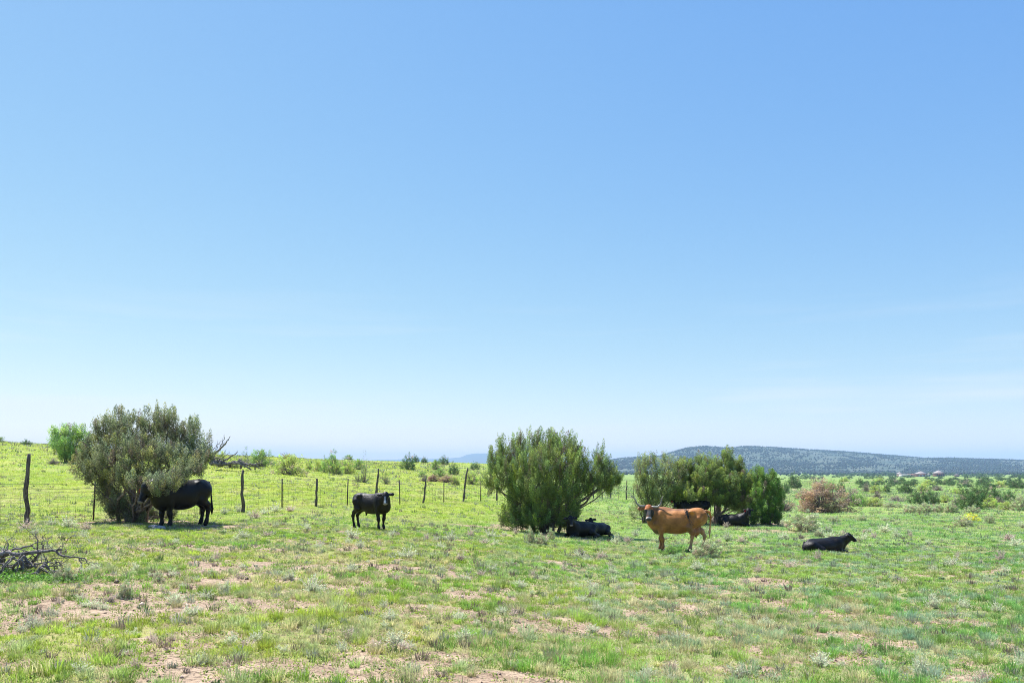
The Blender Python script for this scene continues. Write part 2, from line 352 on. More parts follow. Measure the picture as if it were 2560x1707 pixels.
def scatter(d0, d1, n_, rr=.84):
    d = np.sqrt(rng.uniform(d0*d0, d1*d1, n_)); X = rng.uniform(-rr, rr, n_)*d+rng.uniform(-.6, .6, n_); return X, d
def gcol(X, Y, n_):
    a = fbm(X*.5, Y*.5, 61, 3); b = fbm(X*2.2+5, Y*2.2, 62, 2); e = rng.random(n_)
    lime = np.array([.37, .48, .075]); grn = np.array([.23, .41, .065]); blu = np.array([.40, .46, .25]); dry = np.array([.62, .53, .30])
    w1 = sst(.4, .6, a)[:, None]; c = lime*w1+grn*(1-w1)
    w2 = (sst(.50, .66, b)*.75)[:, None]; c = c*(1-w2)+blu*w2
    leftfar = (sst(28, 40, Y)*(1-sst(-8, 12, X-.12*Y)))[:, None]; c = c*(1-leftfar*.6)+np.array([.43, .51, .055])*leftfar*.7
    wm = warmth(X, Y)[:, None]; c = c*(np.array([.84, .97, 1.25])*(1-wm)+np.array([1.04, 1.02, .9])*wm)
    dd = ((e < .12+.45*sst(.52, .68, fbm(X*.28, Y*.16, 64, 4)))*.8)[:, None]; c = c*(1-dd)+dry*dd
    return np.clip(c*rng.uniform(.6, 1.3, (n_, 1))+rng.normal(0, .012, (n_, 3)), .01, .8)
GV, GT, GC = [], [], []; gn = 0
def gadd(V, T, c):
    global gn
    GV.append(V.astype(np.float32)); GT.append((T+gn).astype(np.int32)); GC.append(c.astype(np.float32)); gn += len(V)
def tufts(d0, d1, nt_, per, spread, h0, h1, wd, seg, lean=.5, thr=.35, cmul=1.0):
    X, Y = scatter(d0, d1, nt_); c = cover(X, Y); keep = rng.random(nt_) < np.clip((c-.02)*1.15+.13, 0, 1)
    X = X[keep]; Y = Y[keep]; n_ = len(X); big = rng.uniform(.6, 1.25, n_)*(.75+.5*fbm(X*1.3, Y*1.3, 7, 2))
    tc_ = gcol(X, Y, n_)*cmul
    X = np.repeat(X, per); Y = np.repeat(Y, per); big = np.repeat(big, per); cc = np.repeat(tc_, per, 0)*rng.uniform(.8, 1.2, (len(X), 1))
    a = rng.uniform(0, 2*np.pi, len(X)); r_ = spread*np.sqrt(rng.random(len(X)))*big
    x = X+np.cos(a)*r_; y = Y+np.sin(a)*r_
    C = np.stack([x, y, gz(x, y)-.005], -1); h = rng.uniform(h0, h1, len(x))*big
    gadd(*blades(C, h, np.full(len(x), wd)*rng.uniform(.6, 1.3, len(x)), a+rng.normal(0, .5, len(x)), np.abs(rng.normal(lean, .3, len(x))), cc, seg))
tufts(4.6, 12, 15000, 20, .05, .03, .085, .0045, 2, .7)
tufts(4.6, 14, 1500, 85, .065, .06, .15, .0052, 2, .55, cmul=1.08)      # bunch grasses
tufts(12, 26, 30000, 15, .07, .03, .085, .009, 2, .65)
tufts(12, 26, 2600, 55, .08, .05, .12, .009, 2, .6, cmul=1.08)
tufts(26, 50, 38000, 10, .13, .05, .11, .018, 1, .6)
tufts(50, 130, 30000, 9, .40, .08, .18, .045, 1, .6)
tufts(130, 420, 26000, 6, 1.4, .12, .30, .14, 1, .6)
# grey and dead-brown forbs mixed through the turf
def forbs(d0, d1, nt_, per, spread, h0, h1, wd, seg):
    X, Y = scatter(d0, d1, nt_); n_ = len(X); big = rng.uniform(.5, 1.3, n_)
    kd = rng.random(n_); tcol = np.where((kd < .55)[:, None], np.array([.30, .33, .24]), np.where((kd < .8)[:, None], np.array([.20, .155, .13]), np.array([.12, .20, .06])))*rng.uniform(.7, 1.25, (n_, 1))
    X = np.repeat(X, per); Y = np.repeat(Y, per); big = np.repeat(big, per); cc = np.repeat(tcol, per, 0)*rng.uniform(.6, 1.3, (len(X), 1))
    a = rng.uniform(0, 2*np.pi, len(X)); r_ = spread*np.sqrt(rng.random(len(X)))*big; x = X+np.cos(a)*r_; y = Y+np.sin(a)*r_
    gadd(*blades(np.stack([x, y, gz(x, y)-.005], -1), rng.uniform(h0, h1, len(x))*big, np.full(len(x), wd)*rng.uniform(.6, 1.3, len(x)), a+rng.normal(0, .5, len(x)), np.abs(rng.normal(.5, .3, len(x))), cc, seg))
forbs(5, 14, 420, 40, .05, .04, .13, .007, 2); forbs(14, 30, 1500, 28, .07, .05, .14, .013, 2); forbs(30, 70, 2600, 16, .12, .07, .20, .03, 1); forbs(70, 160, 3000, 10, .30, .15, .40, .09, 1)
# low broad-leaved weeds between the grasses
def weeds(d0, d1, n_, per, sz):
    X, Y = scatter(d0, d1, n_); c = cover(X, Y); keep = rng.random(n_) < .30+.5*(1-np.abs(c-.5)*2)
    X = X[keep]; Y = Y[keep]; n2 = len(X)
    base = np.array([.33, .45, .085])*rng.uniform(.6, 1.2, (n2, 1))+rng.normal(0, .02, (n2, 3))
    X = np.repeat(X, per)+rng.normal(0, .035, n2*per); Y = np.repeat(Y, per)+rng.normal(0, .035, n2*per)
    C = np.stack([X, Y, gz(X, Y)+rng.uniform(.004, .03, len(X))], -1)
    gadd(*blades(C, rng.uniform(.6, 1.3, len(X))*sz, np.full(len(X), sz*.6), rng.uniform(0, 6.28, len(X)), rng.uniform(.7, 1.5, len(X)), np.clip(np.repeat(base, per, 0), .02, 1), 2))
def herb_patch(px, py, rx, ry, n_, sz):      # rank green herbs
    x0, y0, z0, m_ = spot(px, py); X = x0+rng.normal(0, rx, n_); Y = y0+rng.normal(0, ry, n_)
    C = np.stack([X, Y, gz(X, Y)+rng.uniform(.0, .09, n_)], -1)
    gadd(*blades(C, rng.uniform(.6, 1.3, n_)*sz, np.full(n_, sz*.7), rng.uniform(0, 6.28, n_), rng.uniform(.5, 1.4, n_), np.array([.16, .36, .05])*rng.uniform(.6, 1.3, (n_, 1)), 2))
herb_patch(40, 1452, .55, .30, 2200, .035); herb_patch(110, 1458, .35, .2, 1000, .03); herb_patch(0, 1440, .3, .3, 900, .04)
weeds(4.6, 13, 9000, 10, .024); weeds(13, 28, 12000, 8, .035)
grass = mesh('grass', np.vstack(GV), np.vstack(GT), M_grass, col=np.vstack(GC))
tag(grass, 'short bright green pasture grass and low weeds', 'grass', kind='stuff')
del GV, GT, GC
# twig litter and small stones on the bare soil
mb = MB(); n_ = 9000; X, Y = scatter(4.6, 22, n_); kk = rng.random(n_) < 1.05-cover(X, Y); X = X[kk]; Y = Y[kk]; Z = gz(X, Y)
sz = rng.uniform(.006, .02, len(X))*(1+(rng.random(len(X)) < .04)*1.5)
V = np.stack([X, Y, Z], -1)[:, None]+ico_v[None]*sz[:, None, None]*(1+rng.normal(0, .2, (len(X), 7, 3)))
cc = np.where(rng.random((len(X), 1)) < .3, np.array([[.42, .33, .28]]), np.array([[.10, .07, .055]]))*rng.uniform(.7, 1.2, (len(X), 1))
tag(mesh('gravel', V.reshape(-1, 3), (np.arange(len(X))[:, None, None]*7+ico_t[None]).reshape(-1, 3), M_leaf, col=np.repeat(cc, 7, 0)), 'scattered small stones and litter on the bare soil', 'gravel', kind='stuff')

# ------------------------------------------------------------------ foliage builders
def nrm(v): return v/(np.linalg.norm(v, axis=-1, keepdims=True)+1e-9)
def leaf_tris(C, D, ln, wd, col, g):
    n_ = len(C); D = nrm(D); S_ = nrm(np.cross(D, g.normal(0, 1, (n_, 3))))
    ln = np.broadcast_to(ln, (n_,))[:, None]; wd = np.broadcast_to(wd, (n_,))[:, None]
    V = np.stack([C-S_*wd*.5, C+S_*wd*.5, C+D*ln], 1).reshape(-1, 3)
    return V, np.arange(n_*3).reshape(-1, 3), np.repeat(col, 3, 0)
def plumes(B, D, ln, rad, per, lsz, col, g, jit=.18):
    """spindle-shaped sprays of scale leaves. B bases (n,3), D directions"""
    n_ = len(B); D = nrm(D); t = g.beta(1.25, 1.35, (n_, per)); a = g.uniform(0, 2*np.pi, (n_, per))
    prof = np.clip(1.25*np.sin(np.pi*np.clip(t*.88+.12, 0, 1))**.8, 0, 1)*np.sqrt(g.random((n_, per)))
    u = nrm(np.cross(D, g.normal(0, 1, (n_, 3)))); v = np.cross(D, u)
    ln = np.broadcast_to(ln, (n_,)); rad = np.broadcast_to(rad, (n_,))
    O = (u[:, None]*np.cos(a)[..., None]+v[:, None]*np.sin(a)[..., None])
    C = B[:, None]+D[:, None]*(t*ln[:, None])[..., None]+O*(prof*rad[:, None])[..., None]
    LD = nrm(D[:, None]*.9+O*.7+g.normal(0, .35, C.shape))
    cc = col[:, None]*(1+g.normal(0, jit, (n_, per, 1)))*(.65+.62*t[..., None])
    return leaf_tris(C.reshape(-1, 3), LD.reshape(-1, 3), lsz*g.uniform(.6, 1.3, n_*per), lsz*.55, np.clip(cc.reshape(-1, 3), .004, 1), g)
def juniper(name, label, base, lobes, seed, leafc, pl=.45, pr=.10, per=110, lsz=.05, dens=1.0, deadf=.12, trunkr=.13, group=None, stems=3, upw=1.0, fork=None, drop=0):
    """lobes: (px,py,rx_px,ry_px,depth_m)."""
    g = np.random.default_rng(seed); px0, py0, d0 = base; x0, y0 = at(px0, d0); z0 = float(gz(x0, y0)); s = d0/F
    root = empty(name, (x0, y0, z0)); tag(root, label, 'tree', group)
    fol = MB(); wood = MB(); origin = np.array([0, 0, 0.0]); zeye = ZC-z0
    for (px, py, rx, ry, dy) in lobes:
        if drop and py < 1135: py += drop
        dl = d0+dy; c = np.array([(px-CX)*dl/F-x0, dy, ZC-(py-HY)*dl/F-z0]); r = np.array([rx*s, max(rx, ry)*s*.95, ry*s])
        area = 4*np.pi*((r[0]*r[2]+r[0]*r[1]+r[1]*r[2])/3)
        n_ = max(6, int(area*11*dens)); q = nrm(g.normal(0, 1, (n_, 3))); rr = g.uniform(.35, 1.0, (n_, 1))**.6
        B = c+q*rr*r*np.array([1, 1, 1])
        D = nrm(q*.5+np.array([0, 0, 1.05*upw])+g.normal(0, .16, (n_, 3)))
        ln = pl*g.uniform(.6, 1.25, n_)*(1+.35*(g.random(n_) < .3)*(q[:, 2] > .25)); B = B-D*(ln*.55)[:, None]
        B[:, 2] = np.maximum(B[:, 2], .02)
        base_c = np.array(leafc)*g.uniform(.55, 1.4, (n_, 1))+g.normal(0, .006, (n_, 3))
        yel = (g.random(n_) < .25)[:, None]; base_c = np.where(yel, base_c*np.array([1.35, 1.2, .8]), base_c)
        dead = (g.random(n_) < deadf*(1.6-rr[:, 0]))[:, None]; base_c = np.where(dead, np.array([.12, .095, .07])*g.uniform(.6, 1.2, (n_, 1)), base_c)
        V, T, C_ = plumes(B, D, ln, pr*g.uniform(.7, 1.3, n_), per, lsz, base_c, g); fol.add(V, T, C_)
        # limbs: trunk fork -> lobe heart -> sprays
        if fork is not None and (px, py) == lobes[0][:2]:
            V, T = tube(np.vstack([[(0, 0, -.1)], bend((0, 0, 0), fork, 7, .12, g)]), np.linspace(trunkr*1.2, trunkr*.75, 8), 9, .12, g); wood.add(V, T)
        st = np.array([g.normal(0, .12)*stems*.5, g.normal(0, .12), 0]); hub = c-np.array([0, 0, r[2]*.5])
        hub[2] = max(hub[2], .05); low = origin+st+(c-origin)*np.array([.06, .06, 0])+np.array([0, 0, min(.35, c[2]*.35)])
        P = np.vstack([[st], [low], bend(low, hub, 6, .09, g)[1:]]) if fork is None or c[2] < fork[2]+.2 else bend(np.array(fork), hub, 7, .10, g); rt = trunkr*.62*(.45+.5*g.random())*(.6+.4*min(1, c[2]/2.0))
        V, T = tube(P, np.linspace(rt, rt*.35, len(P)), 7, .12, g); wood.add(V, T)
        for i in g.choice(n_, min(n_, 16), replace=False):
            tp = B[i]+D[i]*ln[i]*.35; V, T = tube(bend(hub+(c-hub)*g.random(), tp, 4, .12, g), np.linspace(rt*.26, .006, 4), 4); wood.add(V, T)
    fol.build('foliage', M_leaf, root); wood.build('branches', M_bark, root, smooth=True)
    return root
#JUNIPERS
J1 = juniper('juniper_tree', 'tallest grey-green juniper, its crown hanging over the standing bull', (338, 1302, 25.8), [
 (213,1168,36,40,0),(238,1120,36,45,.4),(262,1080,30,45,.2),(300,1058,26,42,0),(335,1080,42,50,-.3),(385,1055,30,42,.1),(418,1060,30,44,0),(452,1090,32,42,.2),(484,1082,16,44,.3),
 (495,1125,30,38,.1),(480,1160,38,36,-.4),(420,1150,50,48,-1.0),(355,1140,58,52,-1.2),(290,1140,50,52,-.8),(245,1180,40,34,-.3),(320,1185,50,28,-1.0),(400,1192,42,20,-1.3),(290,1110,50,40,.5),(400,1110,55,45,.7),
 (268,1232,26,32,.2),(292,1275,32,28,.1),(262,1205,22,20,.3),(330,1282,24,20,.5),(372,1262,18,34,.9),(402,1285,22,20,.9),(425,1278,14,24,1.0),(310,1235,22,25,.6),(350,1250,20,24,1.2),(290,1250,22,24,.9),(230,1150,24,30,.5),(520,1118,14,30,.2),(300,1262,34,26,-.2),(338,1285,30,20,-.3),(280,1230,30,24,0),
 (400,1200,36,16,-2.6),(440,1188,34,18,-2.5),(470,1172,34,18,-2.2),(375,1205,26,16,-2.6),(500,1150,22,26,-1.6),(345,1195,30,20,-2.2),(395,1215,28,12,-3.1),(425,1205,24,12,-3.0)],
 11, (.122,.142,.074), pl=.44, pr=.074, per=140, lsz=.038, dens=1.4, deadf=.10)
J2 = juniper('juniper_tree', 'round spreading juniper of upright spires, sheltering two black cattle lying at its right foot', (1368, 1322, 30.4), [
 (1224,1192,20,36,0),(1234,1150,22,36,.2),(1262,1120,24,40,0),(1296,1112,24,40,.2),(1335,1095,28,32,0),(1372,1105,24,40,.3),(1398,1095,26,34,0),(1432,1108,22,36,.1),(1262,1180,38,36,-.4),
 (1310,1165,42,44,-.8),(1362,1160,44,50,-1.2),(1412,1155,42,48,-1.0),(1448,1160,28,44,-.2),(1476,1185,34,36,0),(1503,1150,18,36,.2),(1522,1180,22,38,0),(1544,1196,14,24,-.1),(1500,1205,36,24,-.2),
 (1340,1215,50,30,-1.2),(1400,1215,44,34,-1.1),(1432,1235,28,40,-.3),(1280,1130,40,40,1.0),(1400,1140,50,45,1.2),(1340,1150,45,45,1.0),
 (1262,1292,20,24,0),(1288,1272,26,34,-.2),(1325,1288,36,28,-.6),(1352,1262,30,30,-.3),(1410,1282,34,26,0),(1434,1262,16,40,.2),(1385,1290,26,24,.6),(1330,1240,30,26,.2),(1375,1245,32,24,-.4),(1460,1210,34,22,-.4),(1290,1215,30,22,-.2),(1520,1212,24,14,0),(1410,1300,22,18,.2),(1300,1255,40,36,-.5),(1345,1285,44,30,-1.0),(1400,1262,40,40,-.9),(1290,1300,34,18,-.5),(1428,1295,22,24,.3),(1245,1215,16,18,0)],
 12, (.108,.148,.046), pl=.56, pr=.074, per=165, lsz=.039, dens=1.15, deadf=.12, trunkr=.12, drop=12)
J3 = juniper('juniper_tree', 'thin pale juniper with bare spiky tops, behind the horns of the brown cow', (1625, 1300, 41), [
 (1602,1178,18,42,0),(1600,1215,18,30,0),(1614,1155,12,20,.2),(1636,1152,12,22,0),(1630,1190,26,32,-.3),(1662,1165,20,34,.2),(1655,1200,30,30,-.3),(1620,1235,26,24,-.3),(1662,1236,34,20,-.2),(1610,1270,16,22,.1),(1583,1285,9,14,0),(1694,1170,24,30,.3),(1650,1225,42,26,-.2),(1692,1205,34,32,-.2),(1640,1252,30,14,-.2),(1625,1272,28,20,.1),(1598,1265,20,20,.2),(1660,1268,20,12,.3)],
 13, (.135,.165,.065), pl=.50, pr=.085, per=80, lsz=.045, dens=1.1, deadf=.16, trunkr=.12)
J4 = juniper('juniper_tree', 'wide olive-green juniper with a leaning trunk, peaked above the hill line', (1782, 1303, 41.5), [
 (1712,1175,26,30,0),(1742,1165,30,34,.2),(1776,1175,32,36,-.3),(1720,1215,36,26,-.5),(1765,1215,42,26,-.8),(1812,1165,28,36,0),(1820,1142,14,26,.1),(1848,1168,16,30,.2),(1812,1210,44,34,-.8),(1850,1210,30,40,-.4),(1862,1240,26,30,.2),(1690,1225,26,20,-.2),
 (1775,1295,20,12,.4),(1798,1288,14,16,.6),(1848,1262,20,18,.5),(1735,1230,48,18,-1.0),(1690,1240,30,14,-.5),(1836,1236,34,20,-.8),(1872,1212,26,36,-.3),(1765,1190,44,30,-.8),(1785,1240,40,14,-.9),(1702,1256,26,11,-.3),(1832,1258,30,15,-.5),(1862,1278,16,16,.3),(1800,1250,30,10,-.6)],
 14, (.125,.165,.050), pl=.42, pr=.11, per=140, lsz=.05, dens=1.15, deadf=.07, trunkr=.17, stems=1, fork=(.25, 0, 1.35))
J5 = juniper('juniper_tree', 'dark green dense juniper at the right end of the tree row', (1918, 1306, 40), [
 (1893,1190,16,26,0),(1906,1215,26,36,-.2),(1930,1198,16,24,.1),(1938,1230,18,36,0),(1892,1245,24,26,-.2),(1918,1255,28,26,-.5),(1940,1268,15,28,.1),(1884,1278,14,20,.1),(1925,1290,24,16,-.1),(1950,1238,10,22,.1),(1905,1288,26,16,-.3),(1942,1290,14,15,0),(1888,1296,16,10,.2)],
 15, (.085,.145,.034), pl=.42, pr=.11, per=140, lsz=.05, dens=1.15, deadf=.08, trunkr=.13)
J6 = juniper('leafy_tree', 'bright green feathery tree on the slope behind the tallest juniper', (172, 1156, find_d(172, 1156)), [
 (135,1095,16,26,0),(150,1082,18,22,.3),(172,1082,18,22,-.3),(195,1085,18,24,0),(212,1098,16,26,.2),(160,1115,26,26,-.6),(190,1120,24,28,-.4),(172,1138,22,18,-.3),(145,1120,16,20,.3),(210,1125,14,18,.2)],
 16, (.13,.20,.06), pl=.75, pr=.16, per=75, lsz=.085, dens=.5, deadf=.05, trunkr=.12)

# ------------------------------------------------------------------ shrubs
def shrub_proto(style, seed):
    g = np.random.default_rng(seed)
    st = dict(
     green =dict(n=120, c=(.115,.175,.045), dead=.08, per=55, ls=.034, up=.5, pr=.06, pl=.22, tw=40),
     olive =dict(n=120, c=(.20,.24,.055), dead=.10, per=50, ls=.034, up=.4, pr=.06, pl=.22, tw=50),
     dark  =dict(n=150, c=(.055,.095,.032), dead=.05, per=60, ls=.034, up=.8, pr=.06, pl=.24, tw=20),
     brown =dict(n=210, c=(.20,.155,.09), dead=.35, per=75, ls=.03, up=.4, pr=.06, pl=.20, tw=120),
     mauve =dict(n=90, c=(.16,.13,.12), dead=.7, per=24, ls=.025, up=.4, pr=.05, pl=.20, tw=150),
     sage  =dict(n=170, c=(.215,.235,.135), dead=.14, per=60, ls=.034, up=.8, pr=.05, pl=.20, tw=35),
     yellow=dict(n=130, c=(.36,.35,.035), dead=.0, per=50, ls=.03, up=.8, pr=.05, pl=.2, tw=20),
     sparse=dict(n=60, c=(.12,.17,.06), dead=.2, per=34, ls=.03, up=1.1, pr=.045, pl=.25, tw=60))[style]
    n_ = st['n']; q = g.normal(0, 1, (n_, 3)); q[:, 2] = np.abs(q[:, 2])*1.0-.12; q = nrm(q)
    lob = 1+.22*np.sin(3*np.arctan2(q[:, 1], q[:, 0])+seed)+.14*np.sin(7*np.arctan2(q[:, 1], q[:, 0])+2*seed)+g.normal(0, .10, n_)
    tip = q*np.array([.44, .44, .84])*(lob*g.uniform(.55, 1.0, n_)**.6)[:, None]; tip[:, 2] += .08
    D = nrm(q*.8+np.array([0, 0, st['up']])+g.normal(0, .25, (n_, 3))); ln = st['pl']*g.uniform(.6, 1.3, n_); B = tip-D*(ln*.6)[:, None]; B[:, 2] = np.maximum(B[:, 2], .0)
    c = np.array(st['c'])*g.uniform(.65, 1.4, (n_, 1)); c = c*(1+g.normal(0, .1, (n_, 3)))
    c = np.where((g.random(n_) < st['dead'])[:, None], np.array([.22, .16, .13])*g.uniform(.6, 1.3, (n_, 1)), c)
    if style == 'brown':
        rust = (q[:, 0] < -.2)[:, None] & (g.random((n_, 1)) < .5); c = np.where(rust, np.array([.27, .18, .12])*g.uniform(.7, 1.2, (n_, 1)), c)
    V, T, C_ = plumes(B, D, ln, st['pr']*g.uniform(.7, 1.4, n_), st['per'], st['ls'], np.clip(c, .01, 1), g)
    fm = MB(); fm.add(V, T, C_); wm = MB()
    for i in range(st['tw']):
        e = tip[i % n_]*g.uniform(.85, 1.12)+g.normal(0, .03, 3); e[2] = abs(e[2])
        V, T = tube(bend((g.normal(0, .04), g.normal(0, .04), -.02), e, 5, .10, g), np.linspace(.011, .003, 5), 4); wm.add(V, T)
    fo = fm.build('foliage', M_leaf); wo = wm.build('stems', M_dead if style in ('mauve', 'brown') else M_bark)
    data = (fo.data, wo.data); bpy.data.objects.remove(fo); bpy.data.objects.remove(wo)
    return data
PROTO = {}
def shrub(style, x0, y0, x1, y1, label, name='shrub', cat='shrub', group=None, d=None):
    px = (x0+x1)/2
    v = int(px) % 2
    if (style, v) not in PROTO: PROTO[style, v] = shrub_proto(style, 100+7*v+len(style)*3)
    X, Y, Z, m_ = spot(px, y1)
    if d: Y = d; X = (px-CX)*d/F; Z = float(gz(X, Y)); m_ = d/F
    r = empty(name, (X, Y, Z-.02), (px*1.7) % 6.28 if style != 'brown' else 0)
    wd = (x1-x0)*m_; k_ = 1.0 if style in ('sage', 'yellow') else 1.2
    r.scale = (wd*k_, wd*k_*.9, (y1-y0)*m_*(.5+.5*k_))
    tag(r, label, cat, group)
    for nm, da in zip(('foliage', 'stems'), PROTO[style, v]):
        o = bpy.data.objects.new(nm, da); COL.objects.link(o); o.parent = r
    return r
SL = [
 ('olive',526,1122,566,1168,'yellow-green shrub poking up behind the tangle of dead branches'),
 ('sparse',590,1124,632,1166,'thin feathery shrub on the skyline, just right of the dead branches'),
 ('green',624,1119,684,1167,'green shrub on the slope between the dead branches and the widest olive shrub'),
 ('olive',686,1130,762,1186,'widest yellow-olive shrub beyond the fence, left of the slope thicket'),
 ('olive',762,1153,784,1175,'small dull shrub right of the widest yellow-olive shrub'),
 ('olive',783,1149,809,1178,'small yellowish shrub touching the left of the tall green shrub'),
 ('green',806,1134,853,1183,'tall green shrub in the middle of the slope thicket'),
 ('olive',846,1148,889,1184,'yellow-green shrub right of the tall green shrub'),
 ('green',884,1144,912,1174,'small green shrub behind the upright dark snag'),
 ('sparse',901,1139,921,1206,'tall narrow dark shrub with a bare crooked stem'),
 ('sparse',880,1180,910,1204,'low loose shrub at the foot of the upright dark snag'),
 ('sparse',952,1177,977,1209,'wispy shrub in open grass right of the tall fence post'),
 ('dark',1003,1140,1039,1175,'dark juniper bush standing alone near the skyline'),
 ('dark',1027,1139,1048,1156,'small dark bush peeping over the lone dark bush'),
 ('dark',1051,1144,1071,1157,'small dark bush on the skyline against the blue mesa'),
 ('green',1079,1146,1101,1175,'rounded green bush left of the two skyline junipers'),
 ('dark',1095,1142,1124,1161,'low dark bush on the skyline nearest the blue mesa'),
 ('green',1082,1170,1116,1193,'green bush low on the slope above the leaning post'),
 ('dark',1120,1160,1147,1187,'dark green bush on the slope left of the round juniper'),
 ('brown',1068,1187,1100,1203,'low brown shrub behind the fence'),
 ('brown',1100,1188,1142,1206,'low reddish-brown shrub behind the leaning fence post'),
 ('olive',1156,1176,1203,1210,'olive shrub touching the left side of the round juniper'),
 ('dark',1174,1156,1199,1173,'small round bush on the skyline by the round juniper'),
 ('dark',759,1132,779,1145,'dark round bush on the skyline above the slope thicket'),
 ('green',859,1135,882,1150,'pale green bush on the skyline above the tall green shrub'),
 ('green',886,1136,908,1150,'pale green bush on the skyline by the upright dark snag'),
 ('mauve',700,1131,735,1147,'brown twiggy bush on the skyline above the widest olive shrub'),
 ('green',-12,1090,12,1106,'green bush on the hill crest at the left picture edge'),
 ('dark',55,1099,78,1112,'small dark bush on the hill crest left of the bright green tree'),
 ('mauve',118,1143,148,1160,'grey twiggy bush at the foot of the bright green tree'),
 ('brown',1998,1205,2118,1281,'large rust-brown and green bush, biggest in the right pasture'),
 ('mauve',2035,1196,2072,1225,'purplish bare twiggy bush behind the rust-brown bush'),
 ('green',2064,1202,2091,1227,'green bush behind the rust-brown bush'),
 ('dark',2092,1202,2114,1236,'dark upright juniper bush right behind the rust-brown bush'),
 ('mauve',2110,1214,2146,1263,'mauve-grey twiggy bush at the right side of the rust-brown bush'),
 ('green',2126,1233,2168,1265,'low bright green bush right of the rust-brown bush'),
 ('olive',2163,1240,2210,1265,'low yellow-green bush, right of the low bright green bush'),
 ('mauve',2154,1205,2178,1228,'dark purple twiggy bush near the middle of the plain'),
 ('olive',2174,1210,2209,1233,'yellow-green bush beside the dark purple twiggy bush'),
 ('dark',2248,1204,2280,1233,'single dark round juniper above the pair of junipers'),
 ('olive',2292,1206,2324,1227,'grey-olive bush right of the single dark round juniper'),
 ('dark',2276,1225,2322,1260,'left one of the touching pair of dark junipers'),
 ('dark',2312,1226,2348,1259,'right one of the touching pair of dark junipers'),
 ('dark',2392,1214,2456,1273,'big dark green juniper bush standing alone at right'),
 ('dark',2436,1212,2502,1254,'dark juniper behind the big dark juniper bush'),
 ('olive',2456,1242,2502,1270,'yellowish bush at the right foot of the dark junipers'),
 ('mauve',2378,1240,2402,1264,'grey twiggy bush at the left foot of the big dark juniper bush'),
 ('olive',2498,1252,2530,1274,'low yellow-green bush near the right picture edge'),
 ('sage',2528,1232,2580,1276,'grey-olive bush cut by the right picture edge'),
 ('dark',1970,1186,2003,1220,'round dark juniper beside the far line of fence posts'),
 ('dark',1952,1206,1973,1233,'small dark juniper just right of the tree row, below the far posts'),
 ('mauve',1940,1240,1988,1278,'grey twiggy fallen brush between the tree row and the rust-brown bush'),
 ('sage',1964,1275,2060,1327,'large grey-olive sage bush in front of the rust-brown bush'),
 ('sage',1722,1338,1803,1392,'grey-green sage bush hiding the hind hooves of the brown cow'),
 ('sage',2252,1256,2300,1282,'pale sage bush at the left end of the sage band'),
 ('sage',2292,1252,2336,1282,'pale sage bush, second from the left in the sage band'),
 ('sage',2330,1256,2362,1280,'pale sage bush in the middle of the sage band'),
 ('sage',2358,1254,2396,1281,'greyish sage bush at the right end of the sage band'),
 ('sage',2412,1262,2452,1282,'low sage bush below the big dark juniper bush'),
 ('sage',2205,1254,2256,1268,'flat sage patch left of the sage band'),
 ('yellow',2400,1279,2452,1301,'bright yellow flowering bush'),
 ('sage',2381,1288,2438,1316,'grey sage bush in front of the yellow flowering bush'),
 ('sage',2460,1281,2490,1309,'small sage bush right of the yellow flowering bush'),
 ('sage',2140,1286,2170,1301,'small sage bush in the grass above the lying calf at right'),
 ('sage',1310,1316,1340,1358,'upright olive sage at the foot of the round juniper'),
 ('sage',1330,1330,1372,1362,'low spreading sage at the foot of the round juniper'),
 ('sage',1362,1318,1392,1350,'olive sage between the round juniper and the lying black cow'),
 ('sage',1252,1396,1300,1420,'low grey sage in the open grass below the round juniper'),
 ('mauve',1430,1362,1470,1392,'dark twiggy dead sage left of the brown cow'),
 ('sage',130,1408,196,1456,'grey-green sage bush by the tips of the nearest dead branch'),
 ('sage',290,1446,340,1494,'upright grey sage bush on the pink bare soil'),
 ('mauve',246,1484,300,1508,'low grey sage bush left of the upright one on the bare soil'),
 ('sage',378,1422,412,1456,'grey sage bush in the grass right of the dead branch'),
 ('sage',515,1418,548,1444,'dark-footed sage bush with a yellow-green patch behind it'),
 ('sage',1920,1240,1945,1262,'small sage at the right edge of the tree row'),
]
SL += [
 ('green',1661,1360,1693,1385,'small dark green herb by the hooves of the horned brown cow'),
 ('olive',566,1146,598,1170,'low olive bush half hidden by the toppled dead tree'),
 ('mauve',1048,1186,1072,1204,'small grey twiggy bush left of the low brown shrub'),
 ('olive',1122,1188,1150,1212,'olive bush below the dark bush left of the round juniper'),
 ('green',1042,1176,1070,1192,'low green bush on the slope below the lone dark bush'),
 ('olive',828,1158,856,1186,'yellowish bush in front of the tall green shrub'),
 ('mauve',2178,1226,2206,1244,'grey twiggy bush behind the low yellow-green bush'),
 ('mauve',2222,1238,2262,1252,'flat grey brush left of the pair of dark junipers'),
 ('olive',2350,1236,2380,1256,'olive bush right of the pair of dark junipers'),
 ('dark',2206,1212,2228,1230,'small dark bush above the flat grey brush'),
 ('mauve',2330,1212,2362,1226,'grey brush above the pair of dark junipers'),
 ('dark',2505,1226,2536,1250,'dark bush behind the low yellow-green bush at the right'),
 ('mauve',2486,1240,2508,1258,'twiggy grey bush right of the big dark junipers'),
 ('sage',2070,1288,2104,1304,'low sage bush in front of the rust-brown bush'),
 ('sage',2086,1328,2116,1346,'low sage bush just above the head of the lone lying calf'),
 ('sage',2030,1322,2064,1340,'low sage bush just above the back of the lone lying calf'),
 ('mauve',1990,1330,2016,1346,'dead grey sage above the rump of the lone lying calf'),
 ('sage',2130,1338,2160,1356,'sage bush right of the head of the lone lying calf')]
for s_ in SL: shrub(*s_)
